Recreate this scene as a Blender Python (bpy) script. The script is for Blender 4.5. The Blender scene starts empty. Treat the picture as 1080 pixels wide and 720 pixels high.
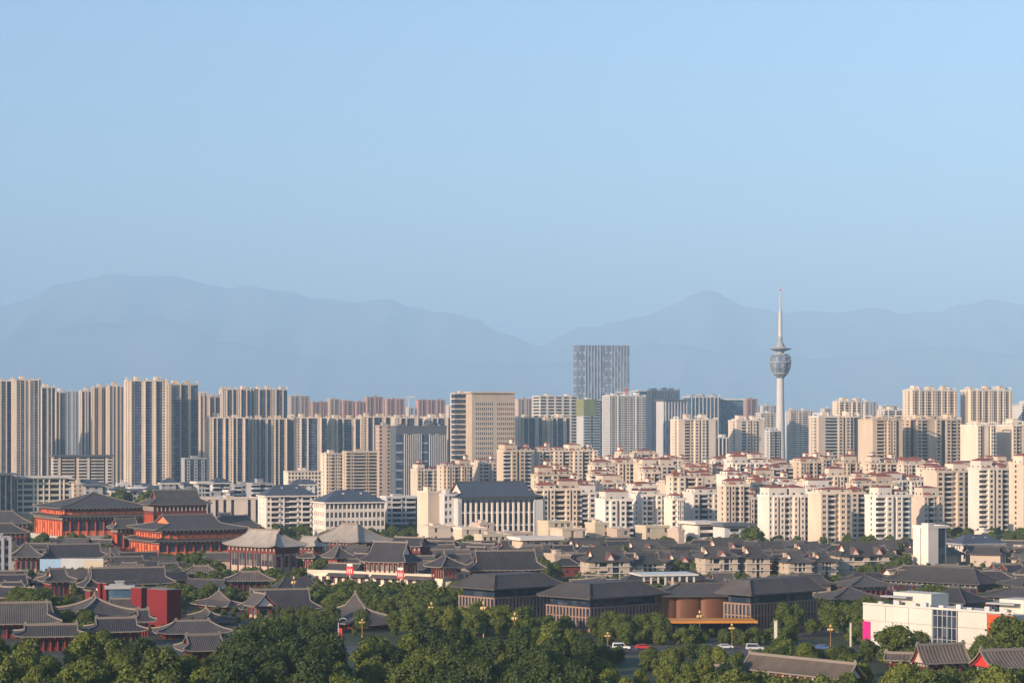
import bpy, math, random
from mathutils import Vector, Matrix
sc = bpy.context.scene
COL = sc.collection
R = math.radians
rnd = random.Random(7)

# ------------------------------------------------------------------ camera, light, exposure
F, CX, HY, CH = 2400.0, 540.0, 459.0, 62.0      # focal length in photo pixels, centre column, horizon row, eye height
cam = bpy.data.objects.new('camera', bpy.data.cameras.new('camera')); COL.objects.link(cam)
cam.data.lens = 80; cam.data.sensor_width = 36; cam.data.shift_y = (HY-360)/1080
cam.data.clip_start = 5; cam.data.clip_end = 200000
cam.location = (0, 0, CH); cam.rotation_euler = (R(90), 0, 0); sc.camera = cam
EL, AZ = 17.0, (-0.73, -0.683)
w = bpy.data.worlds.new('World'); sc.world = w; w.use_nodes = True
nt = w.node_tree; bg = nt.nodes['Background']; sk = nt.nodes.new('ShaderNodeTexSky')
sk.sky_type = 'NISHITA'; sk.sun_disc = False; sk.sun_elevation = R(EL)
sk.sun_rotation = math.atan2(AZ[0], AZ[1])
sk.air_density = 1.0; sk.dust_density = 1.5; sk.ozone_density = 3.6; sk.altitude = 400
nt.links.new(sk.outputs[0], bg.inputs[0]); bg.inputs[1].default_value = 0.15
sl = bpy.data.lights.new('sun', 'SUN'); sun = bpy.data.objects.new('sun', sl); COL.objects.link(sun)
sl.energy = 5.0; sl.angle = R(0.5); sl.color = (1, 0.76, 0.54)
ce = math.cos(R(EL))
sun.rotation_euler = Vector((AZ[0]*ce, AZ[1]*ce, math.sin(R(EL)))).to_track_quat('Z', 'Y').to_euler()
sc.view_settings.view_transform = 'Standard'; sc.view_settings.look = 'None'
sc.view_settings.exposure = 0.51; sc.view_settings.gamma = 1
sc.cycles.max_bounces = 5; sc.cycles.volume_bounces = 1; sc.cycles.diffuse_bounces = 3
sc.cycles.glossy_bounces = 2; sc.cycles.transmission_bounces = 2
HAZE = 5.3e-5

# ------------------------------------------------------------------ materials
MATS = {}
def mat(name, col, rough=.8, noise=.16, nscale=.12, metal=0, spec=.3, vary=.0):
    if name in MATS: return MATS[name]
    m = bpy.data.materials.new(name); m.use_nodes = True
    t = m.node_tree; b = t.nodes['Principled BSDF']
    b.inputs['Roughness'].default_value = rough; b.inputs['Metallic'].default_value = metal
    b.inputs['Specular IOR Level'].default_value = spec
    tc = t.nodes.new('ShaderNodeTexCoord'); mp = t.nodes.new('ShaderNodeMapping')
    mp.inputs['Scale'].default_value = (1, 1, .35)
    nz = t.nodes.new('ShaderNodeTexNoise'); nz.inputs['Scale'].default_value = nscale; nz.inputs['Detail'].default_value = 6
    t.links.new(tc.outputs['Object'], mp.inputs[0]); t.links.new(mp.outputs[0], nz.inputs['Vector'])
    oi = t.nodes.new('ShaderNodeObjectInfo')
    a = t.nodes.new('ShaderNodeMath'); a.operation = 'MULTIPLY_ADD'
    a.inputs[1].default_value = noise*2; a.inputs[2].default_value = 1-noise
    t.links.new(nz.outputs['Fac'], a.inputs[0])
    c = t.nodes.new('ShaderNodeMath'); c.operation = 'MULTIPLY_ADD'
    c.inputs[1].default_value = vary*2; c.inputs[2].default_value = 1-vary
    t.links.new(oi.outputs['Random'], c.inputs[0])
    d = t.nodes.new('ShaderNodeMath'); d.operation = 'MULTIPLY'
    t.links.new(a.outputs[0], d.inputs[0]); t.links.new(c.outputs[0], d.inputs[1])
    vm = t.nodes.new('ShaderNodeVectorMath'); vm.operation = 'SCALE'; vm.inputs[0].default_value = col
    t.links.new(d.outputs[0], vm.inputs['Scale']); t.links.new(vm.outputs[0], b.inputs['Base Color'])
    MATS[name] = m; return m

def glass_mat(name, c1, c2, cell=(2.2, 2.2, 3.0), rough=.15, spec=.5):
    m = bpy.data.materials.new(name); m.use_nodes = True
    t = m.node_tree; b = t.nodes['Principled BSDF']
    b.inputs['Roughness'].default_value = rough; b.inputs['Specular IOR Level'].default_value = spec
    tc = t.nodes.new('ShaderNodeTexCoord'); oi = t.nodes.new('ShaderNodeObjectInfo')
    sn = t.nodes.new('ShaderNodeVectorMath'); sn.operation = 'SNAP'; sn.inputs[1].default_value = cell
    ad = t.nodes.new('ShaderNodeVectorMath'); ad.operation = 'ADD'; ad.inputs[1].default_value = (.37, .41, .23)
    t.links.new(tc.outputs['Object'], ad.inputs[0]); t.links.new(ad.outputs[0], sn.inputs[0])
    a2 = t.nodes.new('ShaderNodeVectorMath'); a2.operation = 'ADD'
    t.links.new(sn.outputs[0], a2.inputs[0]); t.links.new(oi.outputs['Location'], a2.inputs[1])
    wn = t.nodes.new('ShaderNodeTexWhiteNoise'); t.links.new(a2.outputs[0], wn.inputs['Vector'])
    rp = t.nodes.new('ShaderNodeValToRGB'); rp.color_ramp.elements[0].position = .45; rp.color_ramp.elements[1].position = 1
    rp.color_ramp.elements[0].color = (*c1, 1); rp.color_ramp.elements[1].color = (*c2, 1)
    t.links.new(wn.outputs['Value'], rp.inputs[0]); t.links.new(rp.outputs[0], b.inputs['Base Color'])
    MATS[name] = m; return m

def tile_mat(name, col, period=.55, amp=.35):
    m = mat(name, col, rough=.75, noise=.4, nscale=.3, spec=.25, vary=.2)
    t = m.node_tree; b = t.nodes['Principled BSDF']
    uv = t.nodes.new('ShaderNodeUVMap'); wv = t.nodes.new('ShaderNodeTexWave')
    wv.bands_direction = 'X'; wv.inputs['Scale'].default_value = .314/period
    t.links.new(uv.outputs[0], wv.inputs['Vector'])
    bp = t.nodes.new('ShaderNodeBump'); bp.inputs['Strength'].default_value = 1; bp.inputs['Distance'].default_value = .10
    t.links.new(wv.outputs['Fac'], bp.inputs['Height']); t.links.new(bp.outputs[0], b.inputs['Normal'])
    return m

CREAM = mat('cream_render', (.60, .49, .39), vary=.14, noise=.25)
SAND = mat('sand_render', (.51, .405, .31), vary=.14, noise=.25)
PINK = mat('pink_render', (.44, .34, .285), vary=.12)
BRICK = mat('brick_render', (.40, .24, .21), vary=.15)
WHITE = mat('white_render', (.64, .57, .50), vary=.12, noise=.25)
PALE = mat('pale_grey_render', (.50, .48, .47), vary=.08)
GREY = mat('grey_cladding', (.30, .30, .31), vary=.1)
DGREY = mat('dark_cladding', (.10, .11, .13), vary=.1)
YELL = mat('yellow_render', (.48, .41, .30))
BWALL = mat('bluish_white_render', (.46, .46, .47), vary=.15)
ROOFDECK = mat('roof_deck', (.20, .19, .18), noise=.3)
REDTILE = mat('red_roof_tile', (.25, .075, .05), noise=.3, vary=.2)
BLUETILE = mat('dark_blue_roof', (.055, .07, .10), noise=.2)
GREYTILE = tile_mat('grey_roof_tile', (.070, .064, .064))
PALETILE = tile_mat('pale_roof_tile', (.30, .265, .23))
DARKTILE = tile_mat('dark_roof_tile', (.040, .038, .046))
RIBTILE = tile_mat('ribbed_roof_tile', (.105, .085, .072), period=1.0)
RIDGE = mat('ridge_plaster', (.19, .16, .14))
RIDGED = mat('dark_ridge', (.07, .065, .065))
ORED = mat('vermilion_wall', (.68, .18, .075), noise=.25)
VCOL = mat('vermilion_column', (.40, .07, .035), noise=.2)
RED = mat('red_lacquer', (.15, .022, .016))
DRED = mat('deep_red_wall', (.14, .008, .012), noise=.12)
MAROON = mat('maroon_beam', (.13, .03, .03))
STONE = mat('stone', (.36, .33, .29), noise=.2)
BEIGE = mat('beige_stone_wall', (.42, .34, .27), noise=.15)
BROWN = mat('brown_stone', (.22, .145, .115), noise=.15)
BRONZE = mat('bronze_cladding', (.13, .055, .03), rough=.5, metal=.2)
ORANGE = mat('orange_canopy', (.50, .20, .03), rough=.6)
METAL = mat('pale_metal', (.42, .43, .44), rough=.5)
GOLD = mat('gilded_metal', (.34, .19, .05), rough=.4, metal=.4)
LAMPW = mat('lamp_glass', (.55, .52, .47), rough=.4)
GLOBE = mat('amber_globe', (.55, .36, .15), rough=.3)
GREEN = mat('green_netting', (.20, .21, .10), noise=.25)
BLUEM = mat('blue_sheet', (.25, .38, .52))
MAGENTA = mat('magenta_panel', (.45, .010, .17))
SIGNR = mat('orange_red_panel', (.48, .07, .02))
SIGNRED = mat('red_sign', (.60, .03, .03))
GLASS = glass_mat('window_glass', (.035, .045, .06), (.16, .15, .14))
DGLASS = glass_mat('dark_window_glass', (.016, .026, .048), (.06, .075, .10), rough=.2, spec=.4)
TGLASS = glass_mat('tower_glass', (.030, .055, .10), (.09, .11, .15), cell=(4, 4, 3), rough=.22, spec=.45)
DRAIL = mat('dusky_balcony_panel', (.20, .19, .20), vary=.15)
FIN = mat('blue_grey_fin', (.34, .39, .46), rough=.5)
BGLASS = glass_mat('blue_curtain_glass', (.05, .10, .16), (.10, .17, .24), cell=(3, 3, 4), rough=.12)
SGLASS = glass_mat('steel_grey_glass', (.13, .17, .24), (.24, .29, .36), cell=(3, 3, 8), rough=.2)
ASPH = mat('asphalt', (.05, .05, .052), noise=.2)
PAVE = mat('paving', (.06, .055, .046), noise=.5)
GRASS = mat('park_grass', (.030, .042, .016), noise=.4)
TYRE = mat('tyre_rubber', (.02, .02, .02))

# ------------------------------------------------------------------ mesh helpers
class MB:
    def __init__(s): s.v = []; s.f = []; s.m = []; s.uv = []; s.has = False
    def face(s, pts, mi=0, uv=None):
        n = len(s.v); s.v += [tuple(p) for p in pts]; s.f.append(tuple(range(n, n+len(pts)))); s.m.append(mi)
        s.uv += uv if uv else [(0, 0)]*len(pts)
        if uv: s.has = True
    def box(s, x0, x1, y0, y1, z0, z1, mi=0, bottom=False):
        a, b, c, d = (x0, y0, z0), (x1, y0, z0), (x1, y1, z0), (x0, y1, z0)
        e, f, g, h = (x0, y0, z1), (x1, y0, z1), (x1, y1, z1), (x0, y1, z1)
        s.face((e, f, g, h), mi); s.face((a, b, f, e), mi); s.face((b, c, g, f), mi)
        s.face((c, d, h, g), mi); s.face((d, a, e, h), mi)
        if bottom: s.face((d, c, b, a), mi)
    def beam(s, p, q, wd, ht, mi=0):
        p, q = Vector(p), Vector(q); d = (q-p)
        if d.length < 1e-4: return
        side = Vector((-d.y, d.x, 0))
        side = side.normalized()*wd/2 if side.length > 1e-5 else Vector((wd/2, 0, 0))
        up = Vector((0, 0, ht)) if abs(d.normalized().z) < .95 else Vector((0, ht, 0))
        A = [p-side, p+side, p+side+up, p-side+up]; B = [x+d for x in A]
        for i in range(4): s.face((A[i], A[(i+1) % 4], B[(i+1) % 4], B[i]), mi)
        s.face(A[::-1], mi); s.face(B, mi)
    def lathe(s, prof, n=12, cx=0, cy=0, mi=0):
        for (r0, z0), (r1, z1) in zip(prof, prof[1:]):
            for i in range(n):
                a, b = 2*math.pi*i/n, 2*math.pi*(i+1)/n
                p = [(cx+r0*math.cos(a), cy+r0*math.sin(a), z0), (cx+r0*math.cos(b), cy+r0*math.sin(b), z0),
                     (cx+r1*math.cos(b), cy+r1*math.sin(b), z1), (cx+r1*math.cos(a), cy+r1*math.sin(a), z1)]
                if r1 < 1e-6: p = p[:3]
                elif r0 < 1e-6: p = [p[0], p[2], p[3]]
                s.face(p, mi)
    def hip(s, x0, x1, y0, y1, z, h, ov=.5, mi=0, inset=None):
        x0 -= ov; x1 += ov; y0 -= ov; y1 += ov
        wx, wy = x1-x0, y1-y0; k = min(wx, wy)/2*.98 if inset is None else inset
        if wx >= wy: a, b = (x0+k, (y0+y1)/2, z+h), (x1-k, (y0+y1)/2, z+h)
        else: a, b = ((x0+x1)/2, y0+k, z+h), ((x0+x1)/2, y1-k, z+h)
        c = [(x0, y0, z), (x1, y0, z), (x1, y1, z), (x0, y1, z)]
        if wx >= wy:
            s.face((c[0], c[1], b, a), mi); s.face((c[1], c[2], b), mi); s.face((c[2], c[3], a, b), mi); s.face((c[3], c[0], a), mi)
        else:
            s.face((c[0], c[1], a), mi); s.face((c[1], c[2], b, a), mi); s.face((c[2], c[3], b), mi); s.face((c[3], c[0], a, b), mi)
        s.face((c[3], c[2], c[1], c[0]), mi)
    def data(s, name, mats):
        me = bpy.data.meshes.new(name); me.from_pydata(s.v, [], s.f)
        for m in mats: me.materials.append(m)
        if len(mats) > 1: me.polygons.foreach_set('material_index', s.m)
        if s.has:
            l = me.uv_layers.new(name='UVMap'); l.data.foreach_set('uv', [c for u in s.uv for c in u])
        me.update(); return me
    def build(s, name, mats, parent=None, smooth=False):
        if not s.f: return None
        if not isinstance(mats, (list, tuple)): mats = [mats]
        me = s.data(name, mats)
        if smooth: me.polygons.foreach_set('use_smooth', [True]*len(me.polygons))
        return link(name, me, parent)

def link(name, me, parent=None, loc=(0, 0, 0), rz=0):
    o = bpy.data.objects.new(name, me); COL.objects.link(o); o.parent = parent
    o.location = loc; o.rotation_euler = (0, 0, rz); return o
def tag(o, label, cat, group=None):
    o['label'] = label; o['category'] = cat
    if group: o['group'] = group
    return o
def structure(o): o['kind'] = 'structure'; return o
def root(name, label, cat, loc, rz=0, group=None):
    return tag(link(name, None, None, loc, rz), label, cat, group)
def at(x, y, D): return ((x-CX)/F*D, D, CH-(y-HY)/F*D)
def zat(y, D): return CH-(y-HY)/F*D
def dist(y, z=0): return (CH-z)*F/(y-HY)
def plan(x0, x1, L, D, th, xc=None):
    """ground plan of a block whose nearest corner stands at depth D and which spans photo columns x0..x1.
    returns the origin (left end of the front wall), its width and its depth; th < 0 turns the front to the left"""
    c, s = math.cos(R(th)), math.sin(R(th)); t0, t1 = (x0-CX)/F, (x1-CX)/F
    if th >= 0:
        if xc is not None:
            X = (xc-CX)/F*D; L = (X-t0*D)/(s+t0*c)
        else: X = t0*(D+L*c)+L*s
        return X, D, (t1*D-X)/(c-t1*s), L
    s = -s
    if xc is not None:
        N = (xc-CX)/F*D; L = (t1*D-N)/(s-t1*c)
    else: N = t1*(D+L*c)-L*s
    W = (N-t0*D)/(c+t0*s)
    return N-W*c, D+W*s, W, L
KEEP = [(612, 938, 587, 607), (322, 490, 586, 615), (234, 324, 575, 602), (40, 112, 586, 602), (31, 168, 536, 565), (130, 266, 545, 584), (962, 1080, 556, 598), (443, 722, 550, 568), (38, 103, 600, 630), (103, 192, 612, 660), (324, 428, 626, 670),
        (184, 262, 640, 656), (199, 340, 622, 642), (478, 602, 606, 645), (570, 870, 612, 652), (912, 1072, 598, 676), (489, 602, 581, 612), (0, 46, 538, 603), (700, 810, 626, 664), (236, 291, 603, 620), (858, 945, 606, 632), (640, 716, 664, 684), (799, 1000, 520, 566), (330, 480, 519, 553), (466, 568, 507, 552), (206, 335, 519, 553), (1000, 1060, 562, 596)]
def hides(x0, x1, ytop, ybase, D, slack=3):
    for a, b, c, d in KEEP:
        if x1 > a+2 and x0 < b-2 and ytop < d-slack and ybase > d+1: return True
    return False
FOOT = []
def foot(X, Y, th, W, L): FOOT.append((X, Y, math.cos(R(th)), math.sin(R(th)), W, L))
def blocked(x, y, r):
    for X, Y, c, s, W, L in FOOT:
        u = (x-X)*c+(y-Y)*s; v = -(x-X)*s+(y-Y)*c
        if -r < u < W+r and -r < v < L+r: return True
    return False

# ------------------------------------------------------------------ city block builder
BW = dict(w=2.6, W=5, p=1.0, n=3.0, b=4.6, g=2.9, s=1.8, x=1.8, h=2.4, q=3.6)
REC = 2.0
WIN = {}
def window_mesh(wd, ht, fr, gl):
    k = (round(wd, 1), round(ht, 1), fr.name, gl.name)
    if k not in WIN:
        m = MB(); t = .09; wd, ht = wd-.02, ht-.02
        m.box(-wd/2+t, wd/2-t, .06, .1, t, ht-t, 1)
        m.box(-wd/2, wd/2, 0, .14, 0, t, 0); m.box(-wd/2, wd/2, 0, .14, ht-t, ht, 0)
        m.box(-wd/2, -wd/2+t, 0, .14, t, ht-t, 0); m.box(wd/2-t, wd/2, 0, .14, t, ht-t, 0)
        m.box(-.03, .03, 0, .13, t, ht-t, 0)
        WIN[k] = m.data('window', [fr, gl])
    return WIN[k]

def facade(wall, par, mp, rz, org, length, H, pat, fl, mats, indiv, budget, proud, z0=0):
    """mp maps (u, out, z) to local space; adds wall boxes to wall, glazing as parts of par"""
    wm, pm, gm, rm = mats
    base = sum(BW[c] for c in pat); n = max(1, round(length/base)); seq = pat*n; sc_ = length/(base*n)
    nf = max(1, int((H-z0)/fl)); fh = (H-z0)/nf
    def fb(mb, u0, u1, o0, o1, a, b, mi=0):
        p = mp(u0, o0, a); q = mp(u1, o1, b)
        mb.box(min(p[0], q[0]), max(p[0], q[0]), min(p[1], q[1]), max(p[1], q[1]), a, b, mi)
    def quad(mb, u0, u1, o, a, b, mi=0):
        mb.face([mp(u0, o, a), mp(u1, o, a), mp(u1, o, b), mp(u0, o, b)], mi)
    u = 0
    for c in seq:
        wd = BW[c]*sc_; u1 = u+wd
        if c in 'wW': fb(wall, u, u1, -REC, 0, z0, H)
        elif c == 'p': fb(wall, u, u1, -REC, proud, z0, H+rnd.choice((0, .0, 1.2)), 1)
        elif c in 'nhq':
            of = 1.5 if c == 'q' else 0
            m_ = wd*(.14 if c == 'h' else .24)
            fb(wall, u, u+m_, -REC, of, z0, H); fb(wall, u1-m_, u1, -REC, of, z0, H)
            sp = .36 if c == 'h' else .46
            for k in range(nf): fb(wall, u+m_, u1-m_, -REC, of-.02, z0+k*fh, z0+k*fh+fh*sp)
            if of: fb(wall, u+m_, u1-m_, -REC, of-.03, H-.35, H+.01)
            if indiv and budget[0] > 0:
                me = window_mesh(wd-2*m_, fh*(1-sp), pm, gm)
                for k in range(nf):
                    if budget[0] <= 0: break
                    budget[0] -= 1
                    link('window', me, par, mp((u+u1)/2, of-.35, z0+k*fh+fh*sp+.01), rz)
            else:
                g = MB(); quad(g, u+m_, u1-m_, of-.35, z0, H-.1); g.build('window_strip', gm, par)
        elif c == 'b':
            g = MB(); quad(g, u, u1, -REC+.06, z0, H-.1)
            for k in range(nf): fb(g, u+.05, u1-.05, -REC+.07, .5, z0+k*fh+.02, z0+k*fh+fh*.38, 1)
            fb(g, u+.05, u1-.05, -REC+.07, .5, H-.5, H-.05, 1)
            g.build('balcony_stack', [gm, rm], par)
        elif c == 'g':
            g = MB(); quad(g, u, u1, -.5, z0, H-.1)
            for k in range(nf): fb(g, u+.02, u1-.02, -.49, -.30, z0+k*fh+.02, z0+k*fh+fh*.2, 1)
            g.build('window_strip', [gm, rm], par)
        elif c == 'x':   # full glazed fin bay
            g = MB(); quad(g, u, u1, -.4, z0, H-.1)
            g.build('window_strip', gm, par)
        u = u1

def roofs(kind, rt, Wd, L, H, mats, seed):
    r = random.Random(seed); wm, pm, gm, rm = mats
    d = MB(); d.box(.0, Wd, .0, L, H+.02, H+.12)
    d.build('roof_deck', ROOFDECK, rt)
    if kind in ('flat', 'crown', 'red'):
        p = MB(); t = .35; ph = 1.3
        p.box(-.25, Wd+.25, -.25, -.25+t, H, H+ph); p.box(-.25, Wd+.25, L+.25-t, L+.25, H, H+ph)
        p.box(-.25, -.25+t, -.25+t, L+.25-t, H, H+ph); p.box(Wd+.25-t, Wd+.25, -.25+t, L+.25-t, H, H+ph)
        p.build('parapet', pm if kind == 'crown' else wm, rt)
    if kind in ('flat', 'crown'):
        n = max(1, int(Wd/(26 if kind == 'flat' else 15))); hh = 3.4 if kind == 'flat' else 5
        if H < 25: hh = 2.4
        for i in range(n):
            if H < 25 and Wd < 30 and r.random() < .5: break
            c = Wd*(i+r.uniform(.35, .65))/n; a = min(r.uniform(2.5, 3.8), Wd*.16); m = MB(); h2 = hh*r.uniform(.75, 1.15)
            m.box(c-a, c+a*.8, L*.3, L*.7, H+.1, H+h2, 0)
            m.box(c-a-.3, c+a*.8+.3, L*.3-.3, L*.7+.3, H+h2, H+h2+.35, 0)
            m.build('lift_house', wm, rt)
        if kind == 'crown':
            n = max(2, int(Wd/9))
            for i in range(n+1):
                x = Wd*i/n; m = MB(); hx = r.choice((2.5, 3.4, 4.2))
                m.box(x-.6, x+.6, .3, 1.5, H+1.31, H+hx); m.box(x-.6, x+.6, L*.5, L*.5+1.2, H+.1, H+hx)
                m.box(x-.6, x+.6, 1.5, L*.5, H+hx-.7, H+hx)
                m.build('roof_frame', pm, rt)
        for i in range(max(1, int(Wd/16))):
            x = r.uniform(2, Wd-3); y = r.uniform(2, max(2.2, L-3)); m = MB()
            m.box(x, x+1.8, y, y+1.5, H+.1, H+r.uniform(1.5, 2.6)); m.build('rooftop_unit', METAL, rt)
    if kind == 'red':
        n = max(1, round(Wd/13.5)); uw = Wd/n
        for i in range(n):
            x0 = i*uw+r.uniform(.4, 2); x1 = (i+1)*uw-r.uniform(.4, 3); y0 = r.uniform(.6, 3); y1 = L-r.uniform(1, 4); hh = r.choice((2.6, 3.0, 3.2, 5.4))
            m = MB(); m.box(x0, x1, y0, y1, H+.1, H+hh)
            for q in range(2):
                wx = x0+(x1-x0)*(.25+.5*q); m.box(wx-.7, wx+.7, y0-.06, y0+.1, H+1.0, H+2.3, 1)
                m.box(x0-.06, x0+.1, y0+(y1-y0)*(.25+.5*q)-.6, y0+(y1-y0)*(.25+.5*q)+.6, H+1.0, H+2.3, 1)
            m.build('penthouse', [wm, gm], rt)
            m = MB(); m.hip(x0, x1, y0, y1, H+hh, r.uniform(1.0, 1.9), .3); m.build('red_roof', REDTILE, rt)
            if r.random() < .5:
                a = x1-r.uniform(2, 4); b0 = L*.45; m = MB(); th_ = hh+r.uniform(1.8, 4)
                m.box(a, a+3.2, b0, b0+4, H+.1, H+th_); m.box(a+1, a+2.2, b0-.06, b0+.1, H+th_-2.2, H+th_-.9, 1)
                m.build('stair_tower', [WHITE if r.random() < .6 else wm, gm], rt)
                m = MB(); m.hip(a, a+3.2, b0, b0+4, H+th_, 1.3, .5); m.build('red_roof', REDTILE if r.random() < .8 else ROOFDECK, rt)
            if r.random() < .6:   # lean-to of the front terrace
                a = x0+r.uniform(0, 2); m = MB()
                m.face([(a, -.4, H+1.0), (a+4, -.4, H+1.0), (a+4, y0+.5, H+2.8), (a, y0+.5, H+2.8)])
                m.face([(a, -.4, H+.9), (a, y0+.5, H+.9), (a, y0+.5, H+2.8), (a, -.4, H+1.0)])
                m.build('lean_to_roof', REDTILE, rt)
            for q in range(2):
                if r.random() < .5:
                    x = r.uniform(x0, x1); m = MB(); m.box(x, x+1.2, .3, 1.2, H+.1, H+r.uniform(1.8, 2.6)); m.build('rooftop_unit', METAL, rt)
    if kind == 'slab':
        m = MB(); m.box(-2, Wd+2, -2, L+2, H+.6, H+2.2); m.box(3, Wd-3, 3, L-3, H+.1, H+.6); m.build('roof_slab', DGREY if 'grey' in wm.name or wm is CREAM else pm, rt)
    if kind == 'hip':
        m = MB(); m.box(-1.1, Wd+1.1, -1.1, L+1.1, H+.1, H+.9, 1); m.hip(0, Wd, 0, L, H+.9, min(L*.30, 7), 1.0, 0, inset=L*.45); m.build('hipped_roof', [BLUETILE, pm], rt)
        for i in range(2):
            x = Wd*(.35+.3*i); m = MB(); m.box(x, x+1.2, L*.3, L*.3+1.2, H+2, H+min(L*.25, 6)+.4); m.build('skylight', METAL, rt)

NSEED = [0]
def block(name, label, cat, x0, x1, yt, D, L=16, th=20, pat='npbnpn', lpat='wnw', wall=CREAM, pier=None, glass=DGLASS, rail=None,
          roof='flat', fl=3.0, group=None, indiv=False, proud=.9, xc=None, H=None, cap=0):
    NSEED[0] += 1
    X, Y0, Wd, L = plan(x0, x1, L, D, th, xc); foot(X, Y0, th, Wd, L)
    H = (zat(yt, D) if H is None else H)-cap
    pier = pier or WHITE; rail = rail or wall; mats = (wall, pier, glass, rail)
    rt = root(name, label, cat, (X, Y0, 0), R(th), group)
    wl = MB(); bud = [100]
    wl.box(REC, Wd-REC, REC, L-REC, 0, H)
    wl.box(0, Wd, L-REC, L, 0, H)
    facade(wl, rt, lambda u, o, z: (u, -o, z), 0, None, Wd, H, pat, fl, mats, indiv, bud, proud)
    ll = L-2*REC
    if cap:
        wl.box(0, Wd, 0, L, H, H+cap)
    facade(wl, rt, lambda u, o, z: (-o, L-REC-u, z), R(-90), None, ll, H, lpat, fl, mats, indiv, bud, proud)
    facade(wl, rt, lambda u, o, z: (Wd+o, REC+u, z), R(90), None, ll, H, 'W', fl, mats, False, bud, proud)
    wl.build('wall', [wall, pier], rt)
    roofs(roof, rt, Wd, L, H+cap, mats, NSEED[0])
    return rt, Wd, L, H

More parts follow.
